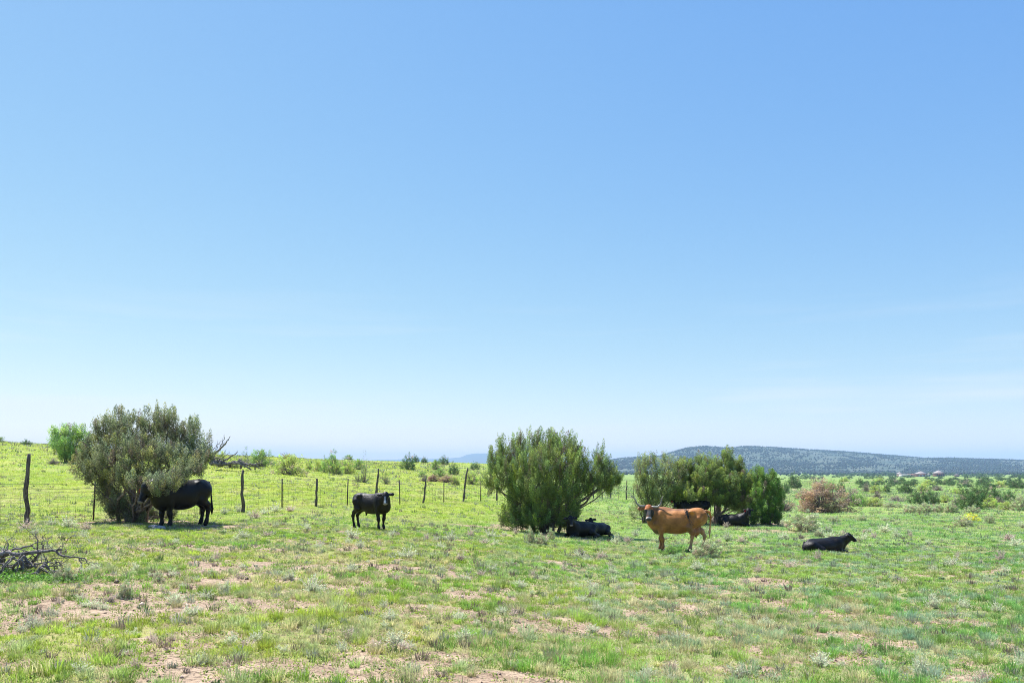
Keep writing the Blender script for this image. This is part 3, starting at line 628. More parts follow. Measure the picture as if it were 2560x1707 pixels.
for x0, y0, x1, y1, st in ((2138,1196,2160,1210,'dark'),(2184,1192,2210,1206,'olive'),(2226,1196,2250,1210,'mauve'),(2262,1200,2290,1214,'dark'),(2306,1198,2336,1212,'olive'),(2352,1196,2384,1212,'dark'),(2400,1198,2430,1214,'mauve'),(2440,1196,2474,1212,'dark'),(2484,1200,2516,1218,'olive'),(2526,1200,2562,1220,'dark'),(2100,1192,2122,1204,'olive'),(2376,1218,2402,1234,'olive')):
    shrub(st, x0, y0, x1, y1, {'dark': 'dark green bush in the broken scrub band of the right plain', 'olive': 'dull olive bush in the broken scrub band of the right plain', 'mauve': 'grey leafless bush in the broken scrub band of the right plain'}[st], group='scrub band of the right plain')
# far shrubs dotted over the plain, a few pixels each
def crown_mesh(seed):
    g = np.random.default_rng(seed); n_ = 26; q = g.normal(0, 1, (n_, 3)); q[:, 2] = np.abs(q[:, 2]); q = nrm(q)
    B = q*np.array([.36, .36, .50])*g.uniform(.3, 1, (n_, 1))+np.array([0, 0, .10]); c = np.array([.05, .082, .034])*g.uniform(.6, 1.4, (n_, 1))
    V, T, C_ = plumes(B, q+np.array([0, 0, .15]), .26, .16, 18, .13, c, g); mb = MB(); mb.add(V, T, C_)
    V, T = tube([(0, 0, -.1), (0, 0, .3)], [.05, .03], 5); mb.add(V, T, (.1, .07, .05)); o = mb.build('juniper_bush', M_leaf); d_ = o.data; bpy.data.objects.remove(o); return d_
CR = [crown_mesh(500+i) for i in range(5)]
g = np.random.default_rng(77); cnt = 0
while cnt < 280:
    px = g.uniform(1955, 2620); py = 1189+32*g.random()**1.7
    if py > 1200 and px < 2150: continue
    if g.random() > .35+.65*(px-1955)/600: continue
    if 2240 < px < 2400 and py < 1196.5: continue
    X, Y, Z, m_ = spot(px, py); o = bpy.data.objects.new('juniper_bush', CR[cnt % 5]); COL.objects.link(o)
    wpx = g.uniform(7, 22)*(.6+.4*(py-1189)/30); wd = wpx*m_; o.location = (X, Y, Z-.05); o.scale = (wd, wd, wd*g.uniform(.55, .9)); o.rotation_euler = (0, 0, g.uniform(0, 6.28))
    wl = 'above the rust-brown bush' if px < 2090 else 'above the low green bushes' if px < 2210 else 'above the pair of dark junipers' if px < 2310 else 'below the ranch houses' if px < 2400 else 'above the big juniper bush' if px < 2480 else 'by the right edge'; wy = 'nearer' if py > 1208 else 'mid-distance' if py > 1197 else 'most distant'
    tag(o, '%s %s dark juniper bush on the plain %s' % (wy, 'wide' if wpx > 14 else 'small', wl), 'shrub', 'junipers dotted over the far plain'); cnt += 1
for px, py, wpx, h in ((2215,1187,22,12),(2207,1190,16,10),(2232,1190,14,12),(2330,1190,20,15),(2276,1194,20,9),(2265,1193,14,8),(2380,1189,16,11),(2140,1188,22,10),(2160,1190,20,12),(2190,1190,24,11),(2120,1190,14,9),(2420,1192,22,10),(2460,1192,26,13),(2500,1192,22,12),(2540,1193,26,12),(2362,1190,10,8),(2320,1192,10,6),(2240,1194,10,8)):
    X, Y, Z, m_ = spot(px, py); o = bpy.data.objects.new('juniper_bush', CR[px % 5]); COL.objects.link(o); o.location = (X, Y, Z); o.scale = (wpx*m_, wpx*m_, h*m_)
    pl_ = 'left of the small pavilion' if px < 2236 else 'in front of the white barn' if px < 2268 else 'at the foot of the pink wing' if px < 2290 else 'between the two red ranch houses' if px < 2340 else 'right of the second red ranch house' if px < 2400 else 'right of the small red shed'
    tag(o, '%s dark juniper %s' % ('broad' if wpx >= 22 else 'tall' if h >= 12 else 'low', pl_), 'shrub', 'junipers around the far ranch')

# ------------------------------------------------------------------ small sage tufts in the pasture
def tuft_proto(seed, dead):
    g = np.random.default_rng(seed); n_ = 46; q = g.normal(0, 1, (n_, 3)); q[:, 2] = np.abs(q[:, 2])+.45; q = nrm(q); tip = q*g.uniform(.45, 1.15, (n_, 1))*np.array([.85, .85, 1.0])
    mb = MB()
    cg = np.array([.32, .34, .23]) if not dead else np.array([.33, .27, .22])
    for i in range(n_):
        V, T = tube(bend((g.normal(0, .05), g.normal(0, .05), -.03), tip[i], 4, .08, g), np.linspace(.016, .006, 4), 3)
        mb.add(V, T, np.array([.27, .22, .20])*g.uniform(.6, 1.4))
    per = 18 if not dead else 8; t = g.uniform(.35, 1.02, (n_, per)); C = tip[:, None]*t[..., None]+g.normal(0, .03, (n_, per, 3))
    D = nrm(tip[:, None]+g.normal(0, .5, (n_, per, 3))); c = cg*g.uniform(.5, 1.4, (n_, per, 1)); c = c*(1+g.normal(0, .06, (n_, per, 3)))
    V, T, C_ = leaf_tris(C.reshape(-1, 3), D.reshape(-1, 3), .13, .045, c.reshape(-1, 3), g); mb.add(V, T, C_)
    o = mb.build('sage_tuft', M_leaf); d_ = o.data; bpy.data.objects.remove(o); return d_
TP = [tuft_proto(900+i, i % 3 == 2) for i in range(6)]
g = np.random.default_rng(5)
traced = [(210,1432,28),(237,1425,26),(205,1500,24),(338,1425,24),(232,1520,30),(145,1511,28),(55,1580,34),(82,1572,44),(75,1560,40),(560,1478,34),(440,1510,40),(408,1478,22),(490,1452,18),(780,1480,50),(862,1492,24),(970,1550,34),(905,1555,24),
 (1128,1425,26),(1105,1428,20),(1078,1524,22),(1200,1440,28),(1230,1428,26),(880,1430,30),(855,1430,20),(712,1450,18),(725,1448,30),(380,1560,26),(330,1590,30),(900,1370,26),(948,1365,22),(795,1370,22),(608,1345,26),(668,1340,22),(590,1350,20),(440,1360,22),(540,1398,24),
 (880,1345,34),(980,1340,22),(1068,1350,26),(1090,1352,18),(1128,1352,28),(1175,1340,26),(1020,1395,34),(1100,1370,20),(1150,1400,30),(770,1322,18),(690,1318,16),(640,1295,28),(660,1285,20),(690,1280,26),(724,1278,24),(595,1280,24),(560,1285,22),(60,1325,34),(130,1315,30),(170,1320,36),(218,1325,30),(210,1345,24),(90,1335,20),
 (1290,1335,22),(1262,1340,16),(1225,1345,26),(1210,1360,22),(1240,1362,20),(1445,1392,22),(1500,1395,26),(1455,1395,22),(1540,1360,30),(1570,1355,24),(1590,1340,22),(1820,1352,30),(1850,1355,26),(1885,1345,26),(1960,1345,20),(1975,1420,30),(1790,1415,24),(1745,1425,26),(2045,1398,30),(2100,1365,18),(2160,1350,24),(2185,1345,22),(2210,1330,26),(2240,1345,26),(2275,1340,18),(2310,1400,20),(2335,1425,18),(2520,1350,30),(2540,1365,26),(2555,1320,24),(2500,1400,30),
 (2310,1375,16),(2270,1330,14),(2160,1332,18),(2050,1335,20),(2075,1345,22),(2110,1340,20),(2130,1350,18),(1740,1290,20),(1815,1318,22),(2070,1330,26),(1300,1470,28),(1330,1440,26),(1360,1450,22),(1530,1435,28),(1545,1480,26),(1480,1475,30),(1740,1425,30),(1895,1430,26),(1690,1490,20),(2380,1415,32),(2260,1460,26),(2330,1520,44),(2490,1530,36),(2150,1640,44),(2050,1665,46),(2300,1680,55),(1550,1640,40),(1840,1690,44),(1620,1690,36),(2545,1640,30),(1700,1600,34),(1800,1565,30),(870,1600,50),(990,1610,44),(1480,1580,28),(340,1670,40),(200,1680,40),(640,1600,30),(430,1600,26)]
allt = [(a_, b_, c_) for (a_, b_, c_) in traced]
while len(allt) < 299:
    py = 1285+(1700-1285)*g.random()**1.25; px = g.uniform(-20, 2580)
    if 300 < px < 530 and py < 1330: continue
    allt.append((px, py, g.uniform(.5, 1.1)*(13+.07*(py-1285))))
LM = [('the bull', 455, 1320), ('the tallest juniper', 320, 1305), ('the white-nosed steer', 930, 1322), ('the round juniper', 1340, 1325), ('the two cattle under the round juniper', 1465, 1332), ('the horned cow', 1680, 1378), ('the lone lying calf', 2060, 1374),
 ('the dead branch pile', 60, 1440), ('the yellow flowering bush', 2425, 1300), ('the rust-brown bush', 2058, 1281), ('the leftmost fence post', 70, 1310), ('the post under the dead tree', 610, 1281), ('the third visible wooden post', 783, 1272), ('the two rightmost trees', 1890, 1306), ('the olive sage beside the tree row', 2015, 1326)]
def where(px, py):
    if py > 1440: return 'in the %s foreground, %s' % (('left' if px < 640 else 'centre-left' if px < 1280 else 'centre-right' if px < 1920 else 'right'), ('far side' if py < 1500 else 'middle' if py < 1580 else 'near edge'))
    nm, lx, ly = min(LM, key=lambda l: math.hypot(px-l[1], (py-l[2])*2.2)); dx = px-lx; dy = (py-ly)*2.2
    return ('left of ' if dx < 0 else 'right of ')+nm if abs(dx) > abs(dy) else ('in front of ' if dy > 0 else 'behind ')+nm
for i, (px, py, hp) in enumerate(allt):
    X, Y, Z, m_ = spot(px, py); o = bpy.data.objects.new('sage_tuft', TP[i % 6]); COL.objects.link(o)
    hh = hp*m_*.85; ww = hh*g.uniform(.7, 1.25); o.location = (X, Y, Z-.01); o.scale = (ww, ww, hh); o.rotation_euler = (g.normal(0, .08), g.normal(0, .08), g.uniform(0, 6.28))
    szw = 'larger' if hp > 32 else 'small' if hp > 20 else 'tiny'
    tag(o, '%s %s sage tuft %s' % (szw, 'grey-green' if i % 3 < 2 else 'dry grey-brown', where(px, py)), 'sage plant', 'green sage tufts in the pasture' if i % 3 < 2 else 'dry sage tufts in the pasture')

# ------------------------------------------------------------------ fence
fe = empty('wire_fence', (*fence_pt(0), 0)); fb_ = np.array([*fence_pt(0), 0])
tag(fe, 'long wire stock fence of rough wooden and thin steel posts crossing the pasture', 'fence')
g = np.random.default_rng(33)
tall = {0:(2.2,.10),8:(1.72,0),12:(1.28,.03),16:(1.88,.20),20:(1.42,.18),24:(2.05,.30),28:(1.35,.05),52:(1.85,.05),6:(1.3,0),4:(1.6,0),56:(1.4,.0),36:(1.5,0),32:(1.4,0)}
wires = []
for t in range(-4, 194, 2):
    x, y = fence_pt(t); z = float(gz(x, y)); b0 = np.array([x, y, z-.1])-fb_
    if t % 4 == 0:
        h, ln_ = tall.get(t, (1.3+.4*g.random(), g.normal(0, .08)))
        P = bend(b0, b0+np.array([ln_, g.normal(0, .03), h+.1]), 12, .03, g); r_ = .062 if t < 10 else .055
        V, T = tube(P, np.linspace(r_*1.25, r_*.8, 12)*g.uniform(.85, 1.15, 12), 8, .10, g)
        mesh('wooden_post', V, T, M_post, fe, smooth=False)
    else:
        ln_ = g.normal(.03, .03); P = np.array([b0, b0+np.array([ln_, 0, 1.42])]); mb = MB()
        V, T = tube(P, [.02, .02], 4); mb.add(V, T)
        V, T = tube(P+np.array([.022, .012, 0]), [.011, .011], 4); mb.add(V, T)
        mb.build('steel_post', M_steel, fe)
ts = np.arange(-6, 60.1, 1.0); W = FP[None]+FD[None]*ts[:, None]; wz = gz(W[:, 0], W[:, 1])
for hgt, nm, rr_ in ((1.27, 'barbed_wire', .0045), (1.10, 'barbed_wire', .0045)):
    P = np.stack([W[:, 0]-fb_[0], W[:, 1]-fb_[1]-.03, wz+hgt+np.abs(np.sin(ts*np.pi/2))*-.015], -1)
    V, T = tube(P, rr_, 4); mesh(nm, V, T, M_wire, fe)
mb = MB()
for hgt in (.98, .84, .68, .52, .36, .20, .06):
    P = np.stack([W[:, 0]-fb_[0], W[:, 1]-fb_[1]-.03, wz+hgt+g.normal(0, .006, len(ts))], -1); V, T = tube(P, .0038, 3); mb.add(V, T)
for t in np.arange(-5, 34, .27):
    x, y = fence_pt(t); z = float(gz(x, y)); j = g.normal(0, .015)
    V, T = tube([(x-fb_[0], y-fb_[1]-.03, z+.05), (x-fb_[0]+j, y-fb_[1]-.03, z+.5), (x-fb_[0], y-fb_[1]-.03, z+.98)], .0034, 3); mb.add(V, T)
mb.build('woven_wire', M_wire, fe)

# ------------------------------------------------------------------ dead wood
def px3(px, py, d, off): return np.array([(px-CX)*d/F, d, ZC-(py-HY)*d/F])-off
def limbs(mb, lst, d, off, g, s, twigs=0):
    for it in lst:
        pts, r0, r1, dd = it
        P = np.array([px3(a_, b_, d+dd+g.normal(0, .02), off) for a_, b_ in pts])
        # resample with slight wobble
        t = np.linspace(0, len(P)-1, (len(P)-1)*4+1); Q = np.stack([np.interp(t, range(len(P)), P[:, i]) for i in range(3)], -1); Q += g.normal(0, .006, Q.shape)*(d/12)
        V, T = tube(Q, np.linspace(r0, r1, len(Q))*g.uniform(.85, 1.15, len(Q)), 6, .1, g); mb.add(V, T)
        for k_ in range(twigs):
            i = g.integers(2, len(Q)-1); a_ = Q[i]; e = a_+np.array([g.normal(0, .18), g.normal(0, .15), g.normal(0, .16)]); e[2] = max(e[2], .02)
            V, T = tube(bend(a_, e, 5, .12, g), np.linspace(r1*.7+.002, .002, 5), 4); mb.add(V, T)
g = np.random.default_rng(44)
d = find_d(60, 1440); x = (60-CX)*d/F; z = float(gz(x, d)); off = np.array([x, d, z]); root = empty('fallen_branch', tuple(off))
tag(root, 'grey dead branch pile sprawled on the grass at the left edge', 'dead branch')
mb = MB(); limbs(mb, [
 ([(-90,1420),(-40,1395),(0,1386),(20,1381),(50,1387),(90,1380),(125,1376),(155,1374)], .060, .018, 0),
 ([(-60,1400),(0,1380),(30,1374),(62,1367),(82,1363)], .030, .012, .2),
 ([(138,1376),(150,1386),(175,1391),(212,1396),(223,1412)], .020, .006, -.2),
 ([(197,1395),(206,1414)], .008, .004, -.2),
 ([(82,1366),(95,1374),(112,1379),(140,1375)], .012, .008, .1)], d, off, g, 1, 3)
mb.build('main_limb', M_dead, root)
mb = MB(); limbs(mb, [
 ([(38,1390),(20,1405),(0,1428),(-20,1445)], .030, .020, -.4),([(64,1388),(45,1405),(30,1420)], .026, .018, -.2),([(62,1390),(76,1408),(90,1420)], .024, .014, 0),
 ([(100,1380),(88,1400),(72,1412),(60,1420)], .022, .012, .2),([(110,1412),(95,1428),(84,1438)], .03, .02, -.3),([(110,1408),(125,1425),(135,1436)], .025, .012, -.2),
 ([(85,1408),(120,1405),(155,1404)], .014, .006, 0),([(120,1415),(145,1414),(160,1410)], .012, .005, .1),([(115,1410),(130,1396),(150,1394),(172,1396)], .010, .004, .1),
 ([(30,1425),(60,1420),(90,1412)], .022, .018, .1),([(0,1440),(40,1440),(80,1436)], .03, .02, .3),([(0,1405),(8,1385)], .04, .03, .2),([(0,1400),(20,1430),(60,1438)],.028,.016,.3),
 ([(140,1400),(145,1425)], .007, .004, 0),([(10,1395),(14,1420)], .012, .008, 0),([(50,1400),(56,1420)], .03, .024, .1)], d, off, g, 1, 6)
mb.build('under_limbs', M_dead, root)
mb = MB(); limbs(mb, [
 ([(95,1373),(93,1350),(90,1330)], .012, .004, 0),([(91,1342),(78,1332),(72,1326)], .005, .003, 0),([(108,1373),(105,1355),(107,1338),(120,1332)], .010, .003, .1),
 ([(120,1372),(119,1356),(123,1345)], .005, .003, .1),([(145,1372),(160,1360),(173,1345),(182,1335)], .007, .003, -.1),([(8,1375),(14,1358),(26,1345),(34,1338)], .006, .003, 0),([(128,1370),(140,1358)], .004, .002, 0)], d, off, g, 1, 2)
mb.build('twig', M_dead, root)
d = find_d(590, 1176); x = (590-CX)*d/F; z = float(gz(x, d)); off = np.array([x, d, z]); root = empty('dead_tree', tuple(off))
tag(root, 'toppled dead tree with bare grey branches beyond the fence', 'dead tree')
mb = MB(); sc_ = d/30
def Z2(l): return [(500+a_/10.69, 1080+b_/10.69) for a_, b_ in l]
limbs(mb, [(Z2(l), a_*1.0*sc_, b_*1.0*sc_, dd) for l, a_, b_, dd in (
 ([(230,840),(350,800),(480,780),(600,790)], .07, .05, .2),([(340,640),(400,560),(520,470),(620,370),(720,250),(770,170),(815,105)], .055, .006, 0),
 ([(350,600),(440,540),(500,480),(560,350),(620,240),(655,130),(665,50)], .03, .004, .2),([(180,600),(280,520),(380,440),(470,350),(540,250),(610,170)], .02, .004, .4),
 ([(450,460),(465,360),(480,230)], .015, .004, .1),([(520,470),(560,400),(600,310),(700,260)], .012, .006, 0),([(600,780),(720,710),(860,640),(960,570),(1025,505)], .045, .008, 0),
 ([(540,650),(620,600),(700,490)], .015, .004, .2),([(600,680),(720,590),(800,520)], .015, .004, .3),([(270,840),(420,850),(560,850),(700,850),(800,850)], .07, .05, 0),
 ([(760,860),(900,800),(1060,790),(1250,870),(1400,860),(1560,930)], .06, .03, -.2),([(880,830),(1050,830),(1200,900),(1350,990)], .05, .03, -.3),([(1060,760),(1180,820),(1330,860),(1480,840),(1660,820)], .035, .015, 0),
 ([(1300,900),(1450,920),(1650,970),(1800,985)], .03, .006, -.2),([(1400,880),(1550,940),(1680,1000)], .02, .005, 0),([(1080,860),(1200,800),(1350,735)], .015, .004, .2),([(1060,700),(1080,800)], .05, .05, 0),
 ([(800,860),(800,940)], .07, .05, 0),([(1100,880),(1090,960)], .05, .04, .1),([(1480,920),(1480,990)], .03, .03, 0),([(600,790),(700,840),(760,870)], .05, .04, .1),([(300,700),(420,740),(560,770)], .05, .03, .4),([(340,640),(330,720),(280,800)], .05, .05, .2),([(420,680),(520,700),(640,700)],.03,.02,.3),([(560,830),(580,860)],.1,.09,0))], d, off, g, 1, 3)
mb.build('branches', M_dead, root)
d = 42.6; x = (1700-CX)*d/F; z = float(gz(x, d)); off = np.array([x, d, z]); root = empty('fallen_limb', tuple(off))
tag(root, 'arched bare limb low behind the head of the half-hidden black cow', 'dead branch')
mb = MB(); limbs(mb, [([(1775,1262),(1755,1258),(1735,1262),(1705,1262),(1680,1270),(1655,1275),(1630,1288)], .10, .05, 0),([(1730,1266),(1700,1274),(1675,1281),(1655,1290)], .07, .04, -.1),([(1720,1255),(1690,1254),(1670,1262),(1650,1268)], .03, .012, .1),([(1705,1262),(1685,1256),(1665,1258)], .02, .01, 0)], d, off, g, 1, 2)
mb.build('limb', M_bark, root)
# pale stones beside the bull's forefeet
M_rock = noise_mat('grey_rock', (.16, .16, .17), (.36, .36, .37), (9, 9, 9))
bpts = [(398,1323,.13),(383,1319,.10)]
g = np.random.default_rng(3)
for i, (px, py, s_) in enumerate(bpts):
    X, Y, Z, m_ = spot(px, py); nphi = 14; th = np.linspace(0, np.pi, 8); ph = np.linspace(0, 2*np.pi, nphi, endpoint=False); V = []
    for t in th:
        for f_ in ph: V.append(np.array([math.sin(t)*math.cos(f_)*1.5, math.sin(t)*math.sin(f_), math.cos(t)*.6])*s_*(1+g.normal(0, .07)))
    T = []
    for a_ in range(7):
        for b_ in range(nphi):
            c_ = (b_+1) % nphi; T += [(a_*nphi+b_, (a_+1)*nphi+b_, (a_+1)*nphi+c_), (a_*nphi+b_, (a_+1)*nphi+c_, a_*nphi+c_)]
    o = mesh('rock', V, T, M_rock, smooth=True); o.location = (X, Y, Z+.03); tag(o, ('larger flat grey stone by the forefeet of the bull', 'smaller grey stone left of the flat one under the bull')[i], 'stone')

# ------------------------------------------------------------------ ranch buildings, far off
M_brick = noise_mat('red_adobe', (.20, .08, .06), (.30, .13, .10), (1, 1, 1)); M_roofm = noise_mat('pale_metal_roof', (.27, .225, .21), (.36, .31, .285), (.5, .5, .5), rough=.5)
M_white = noise_mat('pale_render', (.42, .42, .40), (.55, .54, .52), (1, 1, 1)); M_pink = noise_mat('pink_render', (.42, .22, .17), (.55, .33, .27), (1, 1, 1)); M_dark = noise_mat('window_dark', (.02, .02, .025), (.05, .05, .06), (1, 1, 1), rough=.2)
def house(px0, px1, ytop, yeave, ybase, d, label, wall, hip=True, openings=3, open_mat=None, depth=10, name='ranch_house', eave=.8):
    X = ((px0+px1)/2-CX)*d/F; W_ = (px1-px0)*d/F; zb = ZC-(ybase-HY)*d/F; he = (ybase-yeave)*d/F; ht = (ybase-ytop)*d/F
    gzv = float(gz(X, d)); r = empty(name, (X, d, min(gzv, zb)-.1)); dz = zb-min(gzv, zb)+.1; tag(r, label, 'building')
    w2 = W_/2-(eave if hip else 0); mb = MB(); mb.box((-w2, -depth/2, 0), (w2, depth/2, he+dz)); mb.build('wall', wall, r)
    mb = MB(); z0 = he+dz+.01; z1 = ht+dz
    if hip:
        a_ = W_/2; b_ = depth/2+eave; rt = .25
        V = [(-a_,-b_,z0),(a_,-b_,z0),(a_,b_,z0),(-a_,b_,z0),(-a_,-b_,z0+.25),(a_,-b_,z0+.25),(a_,b_,z0+.25),(-a_,b_,z0+.25),(-rt,0,z1),(rt,0,z1)]
        T = [(0,2,1),(0,3,2),(0,1,5),(0,5,4),(1,2,6),(1,6,5),(2,3,7),(2,7,6),(3,0,4),(3,4,7),(4,5,9),(4,9,8),(5,6,9),(6,7,8),(6,8,9),(7,4,8)]
        mb.add(V, T)
    else: mb.box((-w2-.2, -depth/2-.2, z0), (w2+.2, depth/2+.2, max(z1, z0+.3)))
    mb.build('roof', M_roofm if hip else wall, r)
    for i in range(openings):
        cx = -w2+(i+.5)*2*w2/openings; hw = w2/openings*.55; mb = MB(); mb.box((cx-hw, -depth/2-.06, dz+.3), (cx+hw, -depth/2+.02, dz+he*.72)); mb.build('window', open_mat or M_dark, r)
    return r
house(2289,2315,1177.5,1184.3,1191.5,1150,'red ranch house with pale hipped roof and three pale openings',M_brick,True,3,M_white)
house(2335,2358,1175,1182.5,1190.5,1200,'red ranch house with pale hipped roof, right of the house with three openings',M_brick,True,4)
house(2272,2291,1184,1184.8,1190.5,1170,'low pink wing joining the left side of the ranch house',M_pink,False,3)
house(2251,2272,1184.8,1185.6,1192,1130,'long white flat-roofed barn at the ranch',M_white,False,4)
house(2243,2254,1179.5,1184,1191,1180,'small pavilion with peaked roof at the left end of the ranch',M_pink,True,2,depth=6)
house(2318,2325,1182.5,1185,1190,1190,'small cream outbuilding between the two red ranch houses',M_white,True,1,depth=5)
house(2387,2398,1185,1187,1192,1150,'small red shed with pale roof right of the ranch',M_brick,True,1,depth=5)

# ------------------------------------------------------------------ cattle
def surface_nets(f, org, h):
    ins = f < 0; nx, ny, nz = f.shape
    cn = np.zeros((nx-1, ny-1, nz-1), int); sl = lambda A, i, j, k_: A[i:nx-1+i, j:ny-1+j, k_:nz-1+k_]
    for i in (0, 1):
        for j in (0, 1):
            for k_ in (0, 1): cn += sl(ins, i, j, k_)
    act = (cn > 0) & (cn < 8); idx = -np.ones(act.shape, int); idx[act] = np.arange(act.sum()); A = np.argwhere(act)
    acc = np.zeros((len(A), 3)); cnt = np.zeros(len(A))
    cr = [(i, j, k_) for i in (0, 1) for j in (0, 1) for k_ in (0, 1)]
    for a_ in cr:
        for ax in range(3):
            if a_[ax] == 1: continue
            b_ = list(a_); b_[ax] = 1
            fa = f[A[:, 0]+a_[0], A[:, 1]+a_[1], A[:, 2]+a_[2]]; fb = f[A[:, 0]+b_[0], A[:, 1]+b_[1], A[:, 2]+b_[2]]
            m_ = (fa < 0) != (fb < 0); t = np.where(m_, fa/np.where(m_, fa-fb, 1), 0)
            p_ = np.array(a_, float)[None]+t[:, None]*(np.array(b_)-np.array(a_)); acc += p_*m_[:, None]; cnt += m_
    V = (A+acc/cnt[:, None])*h+org; Fs = []
    for ax in range(3):
        s0 = [slice(1, -1)]*3; s1 = [slice(1, -1)]*3; s0[ax] = slice(0, -1); s1[ax] = slice(1, None)
        a_ = ins[tuple(s0)]; b_ = ins[tuple(s1)]; E = np.argwhere(a_ != b_); sg = a_[a_ != b_]
        off = [1, 1, 1]; off[ax] = 0; E = E+np.array(off); u, v = [(1, 2), (2, 0), (0, 1)][ax]
        def cell(du, dv):
            q = E.copy(); q[:, u] -= du; q[:, v] -= dv; return idx[q[:, 0], q[:, 1], q[:, 2]]
        Q = np.stack([cell(1, 1), cell(0, 1), cell(0, 0), cell(1, 0)], -1); Q[~sg] = Q[~sg][:, ::-1]; Fs.append(Q)
    return V, np.vstack(Fs)
class Body:
    def __init__(s): s.p = []
    def rc(s, a, b, ra, rb, k_=.05, sc=(1, 1, 1)): s.p.append(('r', np.array(a, float), np.array(b, float), ra, rb, k_, np.array(sc, float)))
    def el(s, c, r, k_=.05, Rm=None): s.p.append(('e', np.array(c, float), np.array(r, float), Rm, None, k_, None))
    def cut(s, c, r, k_=.06): s.p.append(('c', np.array(c, float), np.array(r, float), None, None, k_, None))
    def chain(s, pts, k_=.04, sc=(1, 1, 1)):
        for (a, ra), (b, rb) in zip(pts[:-1], pts[1:]): s.rc(a, b, ra, rb, k_, sc)
    def build(s, h):
        lo_ = np.array([9, 9, 9.]); hi_ = -lo_
        for t, a, b, c, d_, k_, sc in s.p:
            if t == 'r': r_ = max(c, d_); lo_ = np.minimum(lo_, np.minimum(a, b)-r_); hi_ = np.maximum(hi_, np.maximum(a, b)+r_)
            else: r_ = b.max(); lo_ = np.minimum(lo_, a-r_); hi_ = np.maximum(hi_, a+r_)
        lo_ -= .06; hi_ += .06; n_ = np.ceil((hi_-lo_)/h).astype(int)+1; f = np.full(n_, 1.0)
        ax = [lo_[i]+h*np.arange(n_[i]) for i in range(3)]
        for t, a, b, c, d_, k_, sc in s.p:
            if t == 'r': mn = np.minimum(a, b)-max(c, d_); mx_ = np.maximum(a, b)+max(c, d_)
            else: mn = a-b.max(); mx_ = a+b.max()
            i0 = np.clip(np.floor((mn-.12-lo_)/h).astype(int), 0, n_-1); i1 = np.clip(np.ceil((mx_+.12-lo_)/h).astype(int)+1, 1, n_)
            S_ = tuple(slice(i0[i], i1[i]) for i in range(3)); G = np.stack(np.meshgrid(*[ax[i][i0[i]:i1[i]] for i in range(3)], indexing='ij'), -1)
            if t == 'r':
                P = (G-a)/sc; ba = (b-a)/sc; q = np.clip((P@ba)/(ba@ba+1e-12), 0, 1); v = np.linalg.norm((P-q[..., None]*ba), axis=-1)-(c+(d_-c)*q)
            else:
                P = G-a
                if c is not None: P = P@c          # columns of c = local axes
                k0 = np.linalg.norm(P/b, axis=-1); k1 = np.linalg.norm(P/(b*b), axis=-1)+1e-9; v = k0*(k0-1)/k1
            if t == 'c':
                o_ = -f[S_]; hh = np.maximum(k_-np.abs(o_-v), 0)/k_; f[S_] = -(np.minimum(o_, v)-hh*hh*k_*.25); continue
            o_ = f[S_]; hh = np.maximum(k_-np.abs(o_-v), 0)/k_; f[S_] = np.minimum(o_, v)-hh*hh*k_*.25
        return surface_nets(f, lo_, h)
def head(B, P, D, S, earlen=.13, k_=.04, s=1.0, eardroop=.25):
    """P poll, D poll->muzzle, S towards the animal's left; returns key points"""
    D = np.array(D, float); D /= np.linalg.norm(D); S = np.array(S, float); S -= D*(S@D); S /= np.linalg.norm(S); U = np.cross(D, S)   # U: up out of the forehead
    if U[2] < 0 and abs(D[2]) < .95: U = -U
    P = np.array(P, float); X = lambda d_, l, u: P+(D*d_*.91+S*l+U*u)*s
    Rm = np.stack([D, S, U], -1)
    B.el(X(.09, 0, -.02), np.array([.14, .118, .115])*s, k_, Rm); B.el(X(.02, 0, .03), np.array([.07, .085, .06])*s, k_, Rm)
    B.rc(X(.12, 0, .0), X(.40, 0, -.01), .100*s, .071*s, k_); B.rc(X(.16, 0, -.09), X(.40, 0, -.055), .062*s, .040*s, k_)
    B.el(X(.445, 0, -.015), np.array([.060, .086, .064])*s, .03, Rm)
    for e in (1, -1):
        B.el(X(.145, e*.094, .03), np.array([.045, .035, .035])*s, .03, Rm)
        ea = nrm(S*e*1.0-np.array([0, 0, eardroop])+(-D*.12 if abs(D[2]) < .6 else 0*D)); eb = nrm(np.cross(ea, D)); Re = np.stack([ea, np.cross(eb, ea), eb], -1)
        c = X(.03, e*.10, -.02)+ea*earlen*.75*s; B.el(c, np.array([earlen*.70, .072, .024])*s, .025, Re)
        B.rc(X(.04, e*.07, -.02), c, .03*s, .028*s, .03)
    return dict(D=D, S=S, U=U, P=P, X=X, s=s, earlen=earlen, eardroop=eardroop)
